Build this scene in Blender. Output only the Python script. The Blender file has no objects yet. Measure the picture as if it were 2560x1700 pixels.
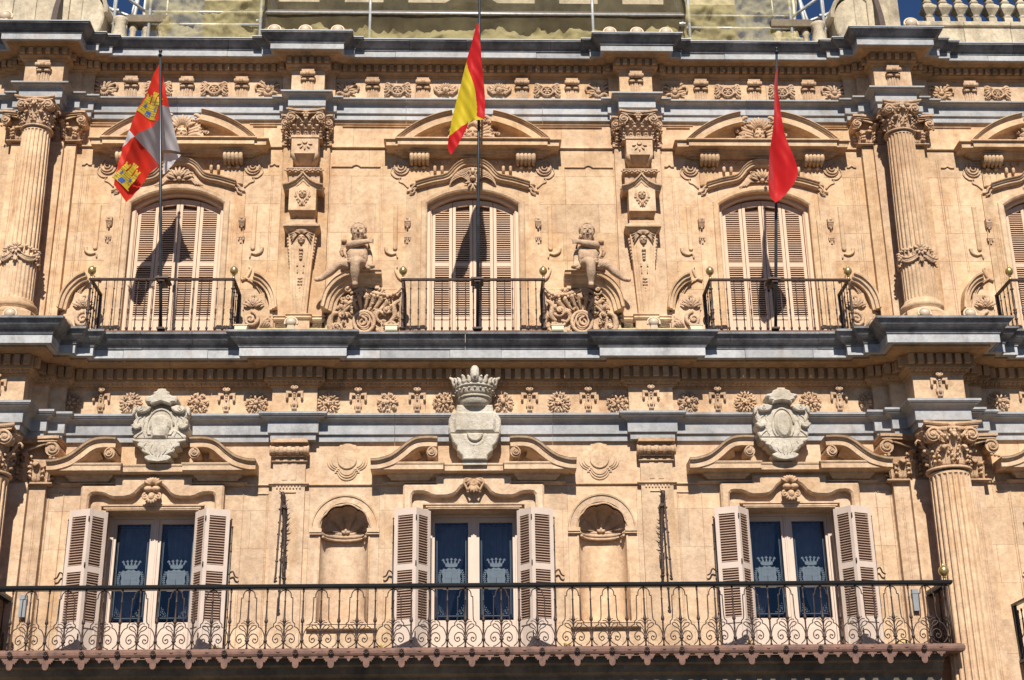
import bpy, bmesh, math, random
from mathutils import Vector, Matrix
random.seed(7)
S = bpy.context.scene
C = S.collection
R = math.radians
PI = math.pi

# ------------------------------------------------------------------ camera
cam_d = bpy.data.cameras.new('camera'); cam = bpy.data.objects.new('camera', cam_d); C.objects.link(cam)
pitch, yaw, roll = R(21.275), R(2.09), R(-0.791)
fw = Vector((math.sin(yaw)*math.cos(pitch), math.cos(yaw)*math.cos(pitch), math.sin(pitch)))
rt = Vector((math.cos(yaw), -math.sin(yaw), 0)); up = rt.cross(fw)
r2 = rt*math.cos(roll) + up*math.sin(roll); u2 = -rt*math.sin(roll) + up*math.cos(roll)
m = Matrix((r2, u2, -fw)).transposed().to_4x4(); m.translation = Vector((-.126, -18.12, 1.6))
cam.matrix_world = m
cam_d.sensor_width = 36; cam_d.lens = 49.5; cam_d.clip_end = 2000; cam_d.clip_start = .1
S.camera = cam
# ------------------------------------------------------------------ sky, sun, exposure
SUN_EL = 43
w = bpy.data.worlds.new('World'); S.world = w; w.use_nodes = True
nt = w.node_tree; bg = nt.nodes['Background']
sky = nt.nodes.new('ShaderNodeTexSky'); sky.sky_type = 'NISHITA'; sky.sun_disc = False
sky.sun_elevation = R(SUN_EL); sky.sun_rotation = R(180); sky.air_density = 1.0; sky.dust_density = 0; sky.ozone_density = 10; sky.altitude = 2500
nt.links.new(sky.outputs[0], bg.inputs[0]); bg.inputs[1].default_value = .052
sl = bpy.data.lights.new('sun', 'SUN'); sl.energy = 5.0; sl.angle = R(.53); sl.color = (1, .95, .87)
so = bpy.data.objects.new('sun', sl); C.objects.link(so); so.rotation_euler = (R(90-SUN_EL), 0, R(-1.5)); so.location = (0, -30, 40)
S.view_settings.view_transform = 'Standard'; S.view_settings.look = 'None'
S.view_settings.exposure = .53; S.view_settings.gamma = 1; S.view_settings.use_curve_mapping = False

# ------------------------------------------------------------------ materials
M = {}
def nmat(name):
    mt = bpy.data.materials.new(name); mt.use_nodes = True
    n = mt.node_tree.nodes; l = mt.node_tree.links
    M[name] = mt
    return mt, n, l, n['Principled BSDF']
def tex_noise(n, l, vec, scale, detail=5, rough=.6):
    t = n.new('ShaderNodeTexNoise'); t.inputs['Scale'].default_value = scale; t.inputs['Detail'].default_value = detail; t.inputs['Roughness'].default_value = rough
    l.new(vec, t.inputs['Vector']); return t.outputs['Fac']
def ramp(n, l, fac, stops):
    r = n.new('ShaderNodeValToRGB'); e = r.color_ramp.elements
    while len(e) < len(stops): e.new(.5)
    for i, (p, c) in enumerate(stops):
        e[i].position = p; e[i].color = (*c, 1) if len(c) == 3 else c
    l.new(fac, r.inputs[0]); return r.outputs[0]
def mixc(n, l, fac, a, b, mode='MIX'):
    x = n.new('ShaderNodeMix'); x.data_type = 'RGBA'; x.blend_type = mode
    for sock, v in ((0, fac), (6, a), (7, b)):
        if isinstance(v, (int, float)): x.inputs[sock].default_value = v
        elif isinstance(v, tuple): x.inputs[sock].default_value = (*v, 1)
        else: l.new(v, x.inputs[sock])
    return x.outputs[2]
def stone(name, c1, c2, stain, stain_amt=.5, streak=.35, bump=.25, objvar=.16, rough=.85, crust=None):
    mt, n, l, b = nmat(name)
    g = n.new('ShaderNodeNewGeometry'); P = g.outputs['Position']
    mp = n.new('ShaderNodeMapping'); mp.inputs['Scale'].default_value = (1, 1, .22); l.new(P, mp.inputs[0])
    base = ramp(n, l, tex_noise(n, l, P, 2.3, 8, .7), [(.34, c1), (.62, c2)])
    st = ramp(n, l, tex_noise(n, l, mp.outputs[0], 3.2, 7, .7), [(.52, (0, 0, 0)), (.74, (1, 1, 1))])
    ml = n.new('ShaderNodeMath'); ml.operation = 'MULTIPLY'; ml.inputs[1].default_value = streak; l.new(st, ml.inputs[0])
    col = mixc(n, l, ml.outputs[0], base, stain)
    sp = ramp(n, l, tex_noise(n, l, P, 9, 8, .75), [(.35, (.72, .70, .68)), (.6, (1.06, 1.05, 1.03))])
    col = mixc(n, l, stain_amt, col, sp, 'MULTIPLY')
    pit = ramp(n, l, tex_noise(n, l, P, 46, 3, .6), [(.3, (.62, .56, .5)), (.42, (1, 1, 1))])
    col = mixc(n, l, .4, col, pit, 'MULTIPLY')
    oi = n.new('ShaderNodeObjectInfo')
    mr = n.new('ShaderNodeMapRange'); mr.inputs[3].default_value = 1-objvar; mr.inputs[4].default_value = 1+objvar*.45; l.new(oi.outputs['Random'], mr.inputs[0])
    hs = n.new('ShaderNodeHueSaturation'); l.new(mr.outputs[0], hs.inputs['Value']); l.new(col, hs.inputs['Color'])
    mr2 = n.new('ShaderNodeMapRange'); mr2.inputs[3].default_value = 1.05; mr2.inputs[4].default_value = .94
    wn = n.new('ShaderNodeTexWhiteNoise'); wn.noise_dimensions = '1D'; l.new(oi.outputs['Random'], wn.inputs['W']); l.new(wn.outputs['Value'], mr2.inputs[0]); l.new(mr2.outputs[0], hs.inputs['Saturation'])
    col = hs.outputs[0]
    if crust:
        mp2 = n.new('ShaderNodeMapping'); mp2.inputs['Scale'].default_value = (1, 1, .5); l.new(P, mp2.inputs[0])
        k = ramp(n, l, tex_noise(n, l, mp2.outputs[0], 2.1, 8, .72), [(crust[0], (0, 0, 0)), (crust[1], (1, 1, 1))])
        mk = n.new('ShaderNodeMath'); mk.operation = 'MULTIPLY'; mk.inputs[1].default_value = crust[2]; l.new(k, mk.inputs[0])
        col = mixc(n, l, mk.outputs[0], col, (.035, .034, .034))
    l.new(col, b.inputs['Base Color']); b.inputs['Roughness'].default_value = rough; b.inputs['Specular IOR Level'].default_value = .25
    bp = n.new('ShaderNodeBump'); bp.inputs['Strength'].default_value = bump; bp.inputs['Distance'].default_value = .02
    nb = tex_noise(n, l, P, 26, 8, .7); l.new(nb, bp.inputs['Height']); l.new(bp.outputs[0], b.inputs['Normal'])
    return mt
stone('sandstone', (.51, .325, .188), (.665, .475, .30), (.44, .225, .10), .9, .8, .45, .15)
stone('sandstone_low', (.52, .345, .218), (.665, .485, .325), (.46, .265, .12), .9, .75, .45, .15)
stone('carved', (.46, .295, .18), (.60, .415, .27), (.30, .20, .13), .9, .6, .9, .10)
stone('warm', (.40, .235, .12), (.52, .32, .17), (.20, .13, .08), .6, .5, .3, .14, .85, (.50, .75, .6))  # brown stone; dark blotches added to deepen the shade under the cornices
stone('grey', (.33, .335, .345), (.45, .45, .45), (.40, .31, .22), .7, .5, .35, .22, .8, (.55, .78, .6))
stone('grey_dark', (.17, .17, .178), (.32, .32, .325), (.07, .065, .06), .7, .7, .4, .30, .8, (.44, .68, .8))
stone('shade_stone', (.15, .12, .085), (.24, .19, .13), (.07, .065, .05), .6, .5, .35, .1, .9, (.45, .7, .7))  # dark base colour carries the balcony slab's shade
stone('pale', (.45, .39, .305), (.60, .54, .45), (.40, .31, .20), .9, .6, 1.0, .05)
stone('attic', (.44, .36, .25), (.60, .51, .37), (.2, .18, .13), .9, .6, .6, .12, .9, (.52, .72, .6))
stone('bare_stone', (.62, .50, .25), (.72, .60, .34), (.5, .4, .2), .4, .3, .2, .1)
stone('paving', (.055, .048, .04), (.085, .075, .064), (.06, .055, .05), .5, .3, .1, .1)
def plain(name, col, rough=.5, metal=0, var=.12, scale=12, spec=.4, bump=0, col2=None, bscale=40):
    mt, n, l, b = nmat(name)
    g = n.new('ShaderNodeNewGeometry')
    c2 = col2 or tuple(max(0, c*(1-var*2)) for c in col)
    base = ramp(n, l, tex_noise(n, l, g.outputs['Position'], scale, 6, .65), [(.32, c2), (.62, col)])
    l.new(base, b.inputs['Base Color']); b.inputs['Roughness'].default_value = rough; b.inputs['Metallic'].default_value = metal
    b.inputs['Specular IOR Level'].default_value = spec
    if bump:
        bp = n.new('ShaderNodeBump'); bp.inputs['Strength'].default_value = bump; bp.inputs['Distance'].default_value = .01
        l.new(tex_noise(n, l, g.outputs['Position'], bscale, 6), bp.inputs['Height']); l.new(bp.outputs[0], b.inputs['Normal'])
    return mt
plain('shutter_cream', (.62, .425, .285), .55, 0, .05, 5)
plain('shutter_pale', (.58, .465, .385), .5, 0, .05, 4)
plain('slat_cream', (.66, .44, .29), .6, 0, .06, 6)
plain('slat_pale', (.50, .35, .26), .6, 0, .06, 6)
plain('slat_back_bounce', (.36, .20, .125), .8, 0, .1, 6)  # bounce light on the slat undersides put into the backing colour
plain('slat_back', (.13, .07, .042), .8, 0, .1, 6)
plain('door_wood', (.60, .465, .37), .45, 0, .05, 4)
plain('iron', (.075, .042, .030), .6, .25, .3, 25, .5, .3, (.032, .022, .02))
plain('rust', (.20, .105, .075), .75, 0, .2, 9, .3, .4, (.10, .06, .048))
plain('black_iron', (.018, .017, .018), .4, .2, .2, 14, .5)
plain('brass', (.60, .43, .17), .3, .75, .2, 20, .5)
plain('pole_paint', (.045, .052, .058), .35, .3, .2, 10)
plain('lamp_cream', (.60, .48, .32), .45, 0, .06, 8)
plain('lamp_glass', (.55, .42, .30), .3, 0, .06, 8)
plain('lamp_gold', (.55, .38, .16), .45, 0, .15, 8)
plain('scaffold_steel', (.60, .60, .58), .45, .25, .15, 15)
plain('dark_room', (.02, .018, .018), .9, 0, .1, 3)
plain('curtain', (.50, .44, .42), .9, 0, .15, 3)
plain('etched', (.085, .115, .145), .6, 0, .08, 30)
plain('etched_dark', (.08, .10, .13), .6, 0, .08, 30)
plain('plastic_grey', (.24, .26, .28), .5, 0, .08, 6)
plain('lead', (.60, .60, .60), .45, .4, .1, 6)
plain('white_frame', (.6, .6, .58), .6, 0, .1, 6)
def cloth(name, col, tr=.35):
    mt, n, l, b = nmat(name)
    out = n['Material Output']
    g = n.new('ShaderNodeNewGeometry')
    wv = n.new('ShaderNodeTexNoise'); wv.inputs['Scale'].default_value = 220; l.new(g.outputs['Position'], wv.inputs['Vector'])
    cc = ramp(n, l, wv.outputs['Fac'], [(.3, tuple(c*.86 for c in col)), (.7, col)])
    l.new(cc, b.inputs['Base Color']); b.inputs['Roughness'].default_value = .5; b.inputs['Sheen Weight'].default_value = .25
    b.inputs['Specular IOR Level'].default_value = .2
    t = n.new('ShaderNodeBsdfTranslucent'); l.new(cc, t.inputs['Color'])
    mx = n.new('ShaderNodeMixShader'); mx.inputs[0].default_value = tr
    l.new(b.outputs[0], mx.inputs[1]); l.new(t.outputs[0], mx.inputs[2]); l.new(mx.outputs[0], out.inputs[0])
cloth('flag_red', (.70, .030, .010)); cloth('flag_crimson', (.62, .010, .012)); cloth('flag_white', (.66, .66, .69), .45); cloth('flag_yellow', (.72, .55, .02))
cloth('flag_gold', (.58, .42, .03), .2); cloth('flag_blue', (.06, .12, .42), .2); cloth('flag_line', (.22, .14, .03), .2)
def net(name, col, dens):
    mt, n, l, b = nmat(name); out = n['Material Output']
    g = n.new('ShaderNodeNewGeometry')
    d = n.new('ShaderNodeBsdfDiffuse'); t = n.new('ShaderNodeBsdfTranslucent')
    cc = ramp(n, l, tex_noise(n, l, g.outputs['Position'], 3.5, 6), [(.3, tuple(c*.75 for c in col)), (.7, col)])
    l.new(cc, d.inputs[0]); l.new(cc, t.inputs[0])
    m1 = n.new('ShaderNodeMixShader'); m1.inputs[0].default_value = .3; l.new(d.outputs[0], m1.inputs[1]); l.new(t.outputs[0], m1.inputs[2])
    tp = n.new('ShaderNodeBsdfTransparent')
    mr = n.new('ShaderNodeMapRange'); mr.inputs[1].default_value = .3; mr.inputs[2].default_value = .7; mr.inputs[3].default_value = max(0, dens-.07); mr.inputs[4].default_value = min(1, dens+.07)
    l.new(tex_noise(n, l, g.outputs['Position'], 2.2, 5), mr.inputs[0])
    m2 = n.new('ShaderNodeMixShader'); l.new(mr.outputs[0], m2.inputs[0]); l.new(tp.outputs[0], m2.inputs[1]); l.new(m1.outputs[0], m2.inputs[2])
    l.new(m2.outputs[0], out.inputs[0])
net('net_dense', (.78, .66, .33), .44); net('net_thin', (.60, .50, .28), .15)
mt, n, l, b = nmat('glass'); out = n['Material Output']
fr = n.new('ShaderNodeFresnel'); fr.inputs[0].default_value = 1.5
gl = n.new('ShaderNodeBsdfGlossy'); gl.inputs['Roughness'].default_value = .03
tp = n.new('ShaderNodeBsdfTransparent'); tp.inputs[0].default_value = (.80, .82, .86, 1)
mx = n.new('ShaderNodeMixShader'); l.new(fr.outputs[0], mx.inputs[0]); l.new(tp.outputs[0], mx.inputs[1]); l.new(gl.outputs[0], mx.inputs[2]); l.new(mx.outputs[0], out.inputs[0])

# ------------------------------------------------------------------ mesh builder.  Points are (x, d, z): d = metres out from the wall face towards the plaza
class MB:
    def __init__(s): s.v = []; s.f = []; s.sm = []
    def add(s, vs, fs, smooth=False):
        o = len(s.v); s.v += vs; s.f += [tuple(i+o for i in q) for q in fs]; s.sm += [smooth]*len(fs)
    def box(s, x0, x1, d0, d1, z0, z1):
        s.add([(x0,d1,z0),(x1,d1,z0),(x1,d0,z0),(x0,d0,z0),(x0,d1,z1),(x1,d1,z1),(x1,d0,z1),(x0,d0,z1)],
              [(0,1,5,4),(1,2,6,5),(2,3,7,6),(3,0,4,7),(4,5,6,7),(3,2,1,0)]); return s
    def taper(s, b0, b1):   # two rectangles (x0,x1,d0,d1,z)
        (a,b,c,d,z),(e,f,g,h,y) = b0, b1
        s.add([(a,d,z),(b,d,z),(b,c,z),(a,c,z),(e,h,y),(f,h,y),(f,g,y),(e,g,y)],
              [(0,1,5,4),(1,2,6,5),(2,3,7,6),(3,0,4,7),(4,5,6,7),(3,2,1,0)]); return s
    def prism(s, poly, d0, d1, bev=0, smooth=False):   # polygon in (x,z), counter-clockwise seen from the plaza
        n = len(poly); a = sum(poly[i][0]*poly[(i+1)%n][1]-poly[(i+1)%n][0]*poly[i][1] for i in range(n))
        if a < 0: poly = poly[::-1]
        back = [(x,d0,z) for x,z in poly]
        if bev:
            ins = []
            for i in range(n):
                p, q, r = Vector(poly[i-1]), Vector(poly[i]), Vector(poly[(i+1)%n])
                e1 = (q-p); e2 = (r-q)
                if e1.length < 1e-6 or e2.length < 1e-6: ins.append(poly[i]); continue
                e1.normalize(); e2.normalize()
                n1 = Vector((-e1.y, e1.x)); n2 = Vector((-e2.y, e2.x)); mm = n1+n2
                k = bev/max(.45, mm.length_squared/2) if mm.length > .1 else 0
                ins.append((q.x+mm.x*k, q.y+mm.y*k))
            mid = [(x,d1-bev,z) for x,z in poly]; fr = [(x,d1,z) for x,z in ins]
            vs = back+mid+fr
            fs = [(i,(i+1)%n,n+(i+1)%n,n+i) for i in range(n)] + [(n+i,n+(i+1)%n,2*n+(i+1)%n,2*n+i) for i in range(n)]
            fs += [tuple(range(2*n,3*n)), tuple(range(n-1,-1,-1))]
        else:
            vs = back+[(x,d1,z) for x,z in poly]
            fs = [(i,(i+1)%n,n+(i+1)%n,n+i) for i in range(n)] + [tuple(range(n,2*n)), tuple(range(n-1,-1,-1))]
        s.add(vs, fs, smooth); return s
    def tube(s, pts, rad, n=6, flat=1.0, cap=True, smooth=True, close=False):
        pts = [Vector(p) for p in pts]; k = len(pts)
        rs = rad if isinstance(rad, (list, tuple)) else [rad]*k
        vs = []
        for i, p in enumerate(pts):
            if close: t = pts[(i+1)%k]-pts[i-1]
            else: t = pts[min(i+1,k-1)]-pts[max(i-1,0)]
            if t.length < 1e-7: t = Vector((0,0,1))
            t.normalize()
            ref = Vector((0,1,0)) if abs(t.y) < .85 else Vector((1,0,0))
            a = t.cross(ref).normalized(); b = a.cross(t).normalized()
            for j in range(n):
                th = 2*PI*j/n + PI/n
                vs.append(tuple(p + a*math.cos(th)*rs[i] + b*math.sin(th)*rs[i]*flat))
        fs = []
        for i in range(k if close else k-1):
            i2 = (i+1)%k
            for j in range(n): fs.append((i*n+j, i2*n+j, i2*n+(j+1)%n, i*n+(j+1)%n))
        if cap and not close: fs += [tuple(range(n-1,-1,-1)), tuple((k-1)*n+j for j in range(n))]
        s.add(vs, fs, smooth); return s
    def lathe(s, prof, cx, cd, n=20, smooth=True, a0=0, a1=2*PI, sx=1, sd=1, cap=True):   # prof (r,z) bottom to top
        k = len(prof); full = abs(a1-a0-2*PI) < 1e-4; mN = n if full else n+1; vs = []
        for r, z in prof:
            for j in range(mN):
                th = a0+(a1-a0)*j/n; vs.append((cx+r*math.cos(th)*sx, cd+r*math.sin(th)*sd, z))
        fs = []
        for i in range(k-1):
            for j in range(n): fs.append((i*mN+j, i*mN+(j+1)%mN, (i+1)*mN+(j+1)%mN, (i+1)*mN+j))
        if full and cap: fs += [tuple(range(n-1,-1,-1)), tuple((k-1)*n+j for j in range(n))]
        s.add(vs, fs, smooth); return s
    def ell(s, x, d, z, rx, rd, rz, n=10, h=6):
        vs = [(x,d,z-rz)]; 
        for i in range(1, h):
            ph = -PI/2+PI*i/h
            for j in range(n): vs.append((x+rx*math.cos(ph)*math.cos(2*PI*j/n), d+rd*math.cos(ph)*math.sin(2*PI*j/n), z+rz*math.sin(ph)))
        vs.append((x,d,z+rz)); fs = []; T = len(vs)-1
        for j in range(n):
            fs.append((0, 1+(j+1)%n, 1+j)); fs.append((T, 1+(h-2)*n+j, 1+(h-2)*n+(j+1)%n))
            for i in range(h-2): fs.append((1+i*n+j, 1+i*n+(j+1)%n, 1+(i+1)*n+(j+1)%n, 1+(i+1)*n+j))
        s.add(vs, fs, True); return s
    def sweep(s, path, prof, closed=False, smooth=False):   # path in (x,z) left to right, prof list of (n, d): n along the left-hand normal (up), d out
        P = [Vector(p) for p in path]; k = len(P); q = len(prof); vs = []
        for i in range(k):
            a = (P[i]-P[i-1]) if i or closed else None
            b = (P[(i+1)%k]-P[i]) if i < k-1 or closed else None
            if a is None: a = b
            if b is None: b = a
            a = a.normalized(); b = b.normalized()
            n1 = Vector((-a.y, a.x)); n2 = Vector((-b.y, b.x)); mm = n1+n2
            mm = mm/max(.5, mm.length_squared/2) if mm.length > 1e-5 else n1
            for (nn, dd) in prof: vs.append((P[i].x+mm.x*nn, dd, P[i].y+mm.y*nn))
        fs = []
        for i in range(k if closed else k-1):
            i2 = (i+1)%k
            for j in range(q): fs.append((i*q+j, i2*q+j, i2*q+(j+1)%q, i*q+(j+1)%q))
        if not closed: fs += [tuple(range(q-1,-1,-1)), tuple((k-1)*q+j for j in range(q))]
        s.add(vs, fs, smooth); return s
    def run(s, path, prof, gap=0):   # plan path [(x, d)...] axis aligned, prof [(out, z)...] closed loop in section
        k = len(path); q = len(prof); vs = []
        def nrm(i):
            dx = path[i+1][0]-path[i][0]; dd = path[i+1][1]-path[i][1]
            L = math.hypot(dx, dd) or 1
            return (-dd/L, dx/L)
        for i in range(k):
            if i == 0: mx_, md = nrm(0)
            elif i == k-1: mx_, md = nrm(k-2)
            else:
                a, b_ = nrm(i-1), nrm(i); mx_, md = a[0]+b_[0], a[1]+b_[1]
                if abs(a[0]-b_[0])+abs(a[1]-b_[1]) < 1e-6: mx_, md = a
            for o_, z in prof: vs.append((path[i][0]+mx_*o_, path[i][1]+md*o_, z))
        fs = []
        for i in range(k-1):
            for j in range(q): fs.append((i*q+j, (i+1)*q+j, (i+1)*q+(j+1)%q, i*q+(j+1)%q))
        fs += [tuple(range(q-1,-1,-1)), tuple((k-1)*q+j for j in range(q))]
        s.add(vs, fs); return s
    def mirror(s):
        o = MB(); o.v = [(-x,d,z) for x,d,z in s.v]; o.f = [f[::-1] for f in s.f]; o.sm = s.sm[:]; return o
    def moved(s, x=0, d=0, z=0, k=1):
        o = MB(); o.v = [(a*k+x,b*k+d,c*k+z) for a,b,c in s.v]; o.f = s.f[:]; o.sm = s.sm[:]; return o
    def join(s, o): s.add(o.v, o.f); s.sm[-len(o.f):] = o.sm; return s

WL = {}
def put(o, parent):
    if parent: o.parent = parent
def mesh(name, mb, mats, org=(0,0,0)):
    me = bpy.data.meshes.new(name)
    me.from_pydata([(x-org[0], -d+org[1], z-org[2]) for x,d,z in mb.v], [], mb.f)
    for mn in (mats if isinstance(mats, (list, tuple)) else [mats]): me.materials.append(M[mn])
    me.polygons.foreach_set('use_smooth', mb.sm)
    bm = bmesh.new(); bm.from_mesh(me); bmesh.ops.recalc_face_normals(bm, faces=bm.faces); bm.to_mesh(me); bm.free()
    return me
def base_of(mb):
    xs = [v[0] for v in mb.v]; ds = [v[1] for v in mb.v]; zs = [v[2] for v in mb.v]
    return ((min(xs)+max(xs))/2, (min(ds)+max(ds))/2, min(zs))
def inst(name, me, parent, loc):   # loc in (x,d,z)
    o = bpy.data.objects.new(name, me); C.objects.link(o); WL[o.name] = loc
    if parent:
        o.parent = parent; p = WL[parent.name]; o.location = (loc[0]-p[0], -(loc[1]-p[1]), loc[2]-p[2])
    else: o.location = (loc[0], -loc[1], loc[2])
    return o
def part(name, mb, mats, parent=None, label=None, kind=None, bevel=0):
    b = base_of(mb)
    if mats == 'sandstone' and b[2] < 7.15: mats = 'sandstone_low'
    o = inst(name, mesh(name, mb, mats, b), parent, b)
    if label: o['label'] = label
    if kind: o['kind'] = kind
    if bevel:
        bv = o.modifiers.new('edge', 'BEVEL'); bv.width = bevel; bv.segments = 2; bv.limit_method = 'ANGLE'; bv.angle_limit = R(40)
    return o
def empty(name, loc, parent=None): return inst(name, None, parent, loc)
def tag(o, label, cat, group=None):
    o['label'] = label; o['category'] = cat
    if group: o['group'] = group
    return o
def struct(o): o['kind'] = 'structure'; return o

def arcpts(cx, cz, r, a0, a1, n, sx=1): return [(cx+sx*r*math.cos(R(a0+(a1-a0)*i/n)), cz+r*math.sin(R(a0+(a1-a0)*i/n))) for i in range(n+1)]
def spiral(cx, cz, r0, r1, a0, turns, n=26, s=1):
    out = []
    for i in range(n+1):
        t = i/n; r = r0*(r1/r0)**t; a = R(a0)+2*PI*turns*t
        out.append((cx+s*r*math.cos(a), cz+r*math.sin(a)))
    return out
def bez(p0, p1, p2, p3, n=10):
    o = []
    for i in range(n+1):
        t = i/n; u = 1-t
        o.append(tuple(u**3*a+3*u*u*t*b+3*u*t*t*c+t**3*e for a,b,c,e in zip(p0,p1,p2,p3)))
    return o
def crom(pts, n=6):   # smooth curve through points
    P = [Vector(p) for p in pts]; o = []
    for i in range(len(P)-1):
        a = P[max(i-1,0)]; b = P[i]; c = P[i+1]; d = P[min(i+2,len(P)-1)]
        for j in range(n):
            t = j/n
            o.append(tuple(.5*((2*b)+(c-a)*t+(2*a-5*b+4*c-d)*t*t+(3*b-a-3*c+d)*t**3)))
    o.append(tuple(P[-1])); return o
def d3(pts, d): return [(x, d, z) for x, z in pts]
def taperr(n, a, b, p=1): return [a+(b-a)*(i/(n-1))**p for i in range(n)]
def bulge(n, r, e=.15): return [r*(e+(1-e)*math.sin(PI*min(1,(i+.4)/(n-.2)))**.7) for i in range(n)]
# ------------------------------------------------------------------ the setting
g = MB(); g.add([(-300,60,0),(300,60,0),(300,-60,0),(-300,-60,0)], [(0,1,2,3)])
g.v = [(x, d*5, z) for x,d,z in g.v]
struct(part('plaza_ground', g, 'paving'))

town = empty('town_hall', (0,0,0))
tag(town, 'golden sandstone baroque town hall facade with grey cornices and shuttered windows', 'building')
XL, XR = -8.2, 10.2
BAYS = (-4.2, 0, 4.2, 8.36)
NICHE = (-1.7, 1.7)
# openings (x0,x1,z0,z1)
OPEN_U = [(c-.655, c+.655, 8.4, 11.2) for c in BAYS]
OPEN_L = [(c-.60, c+.60, 3.6, 6.26) for c in BAYS] + [(c-.46, c+.46, 4.76, 6.62) for c in NICHE]
def intervals(x0, x1, cuts):
    out = [(x0, x1)]
    for a, b in cuts:
        nx = []
        for p, q in out:
            if b <= p or a >= q: nx.append((p, q)); continue
            if a > p: nx.append((p, a))
            if b < q: nx.append((b, q))
        out = nx
    return [i for i in out if i[1]-i[0] > .04]
core = MB(); nblk = 0
def courses(zs, opens, seed):
    global nblk
    rnd = random.Random(seed)
    for k in range(len(zs)-1):
        z0, z1 = zs[k], zs[k+1]; zm = (z0+z1)/2
        cuts = [(o[0], o[1]) for o in opens if o[2] < zm < o[3]]
        for a, b in intervals(XL, XR, cuts):
            core.box(a, b, -.55, -.058, z0, z1)
            x = a
            first = True
            while x < b-.01:
                wd = rnd.uniform(.82, 1.35)
                if first and k % 2: wd *= .55
                first = False
                e = x+wd
                if b-e < .45: e = b
                mb = MB(); j = rnd.uniform(-.002, .001)
                mb.prism([(x+.0008, z0+.0008), (e-.0008, z0+.0008), (e-.0008, z1-.0008), (x+.0008, z1-.0008)], -.057, j, .0014)
                if e > -6.9 and x < 8.9: part('stone_block', mb, 'sandstone', town); nblk += 1
                else: core.join(mb)
                x = e
courses([8.30, 8.98, 9.42, 9.86, 10.30, 10.75, 11.2, 11.66, 12.12], OPEN_U, 3)
courses([3.40, 3.9, 4.33, 4.76, 5.25, 5.75, 6.26, 6.62, 7.2], OPEN_L, 5)
core.box(XL, XR, -.55, -.002, 7.2, 8.30); core.box(XL, XR, -.55, -.002, 12.12, 13.12); core.box(XL, XR, -.55, -.002, 0, 3.4)
part('wall_core', core, 'sandstone', town)
# rooms behind the windows
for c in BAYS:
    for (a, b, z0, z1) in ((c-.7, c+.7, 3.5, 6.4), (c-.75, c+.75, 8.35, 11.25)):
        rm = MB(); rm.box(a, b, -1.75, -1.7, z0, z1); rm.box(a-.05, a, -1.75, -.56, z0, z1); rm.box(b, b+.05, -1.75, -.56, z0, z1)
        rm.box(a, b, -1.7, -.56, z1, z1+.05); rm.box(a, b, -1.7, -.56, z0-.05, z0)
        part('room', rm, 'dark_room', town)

# ------------------------------------------------------------------ entablatures
COLX = 6.16
def ent_path(breaks):
    pts = [(XL, 0)]; 
    for c, steps in breaks:
        prev = 0
        for hw, de in steps:
            pts += [(c-hw, prev), (c-hw, de)]; prev = de
        rev = steps[::-1]
        for i, (hw, de) in enumerate(rev):
            nd = rev[i+1][1] if i+1 < len(rev) else 0
            pts += [(c+hw, de), (c+hw, nd)]
    pts.append((XR, 0)); return pts
PU = ent_path([(-COLX, [(.58,.06),(.40,.13),(.225,.41)]), (-2.4, [(.335,.05),(.19,.21)]), (2.4, [(.335,.05),(.19,.21)]), (COLX, [(.58,.06),(.40,.13),(.225,.41)])])
PL = ent_path([(-COLX-.03, [(.70,.10),(.49,.20),(.29,.57)]), (-2.4, [(.25,.09)]), (2.4, [(.25,.09)]), (COLX+.03, [(.70,.10),(.49,.20),(.29,.57)])])
def slices(path, rnd, step=1.15):
    out = []; cur = [path[0]]
    for i in range(len(path)-1):
        (x0, d0), (x1, d1) = path[i], path[i+1]
        if abs(d1-d0) < 1e-6 and x1-x0 > 1.5:
            n = max(2, round((x1-x0)/step)); 
            for k in range(1, n):
                x = x0+(x1-x0)*(k+rnd.uniform(-.15,.15))/n
                out.append(cur+[(x-.0022, d0)]); cur = [(x+.0022, d0)]
        cur.append((x1, d1))
    out.append(cur); return out
def band(name, path, prof, mat, seed, step=1.15, jit=.0025):
    rnd = random.Random(seed)
    for sl in slices(path, rnd, step):
        j = rnd.uniform(-jit, jit)
        mb = MB().run([(x, d+j) for x, d in sl], prof)
        part(name, mb, mat, town)
def off_path(path, out):
    res = []
    k = len(path)
    def nrm(i):
        dx = path[i+1][0]-path[i][0]; dd = path[i+1][1]-path[i][1]; L = math.hypot(dx, dd) or 1
        return (-dd/L, dx/L)
    for i in range(k):
        a = nrm(max(0,i-1)); b_ = nrm(min(i,k-2))
        mx_, md = (a if abs(a[0]-b_[0])+abs(a[1]-b_[1]) < 1e-6 else (a[0]+b_[0], a[1]+b_[1]))
        res.append((path[i][0]+mx_*out, path[i][1]+md*out))
    return res
# lower order
I = -.06
band('architrave_stone', PL, [(I,7.185),(.05,7.185),(.05,7.268),(.053,7.268),(.053,7.276),(.085,7.276),(.085,7.43),(.095,7.436),(.105,7.452),(.13,7.466),(.165,7.472),(.165,7.488),(.185,7.492),(.185,7.505),(.2,7.508),(.2,7.537),(I,7.547)], 'grey', 11)
band('frieze_stone', PL, [(I,7.545),(.05,7.545),(.05,7.915),(I,7.915)], 'sandstone', 12, 1.5)
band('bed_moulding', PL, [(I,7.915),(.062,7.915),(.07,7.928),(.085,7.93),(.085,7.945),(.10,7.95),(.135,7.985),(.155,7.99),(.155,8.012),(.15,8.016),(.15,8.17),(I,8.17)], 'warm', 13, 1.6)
band('soffit_moulding', PL, [(I,8.17),(.235,8.17),(.25,8.178),(.275,8.184),(.30,8.20),(.36,8.203),(.36,8.227),(I,8.227)], 'warm', 17, 1.3)  # split off in browner stone, its dark tone also standing for soffit shade
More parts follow.
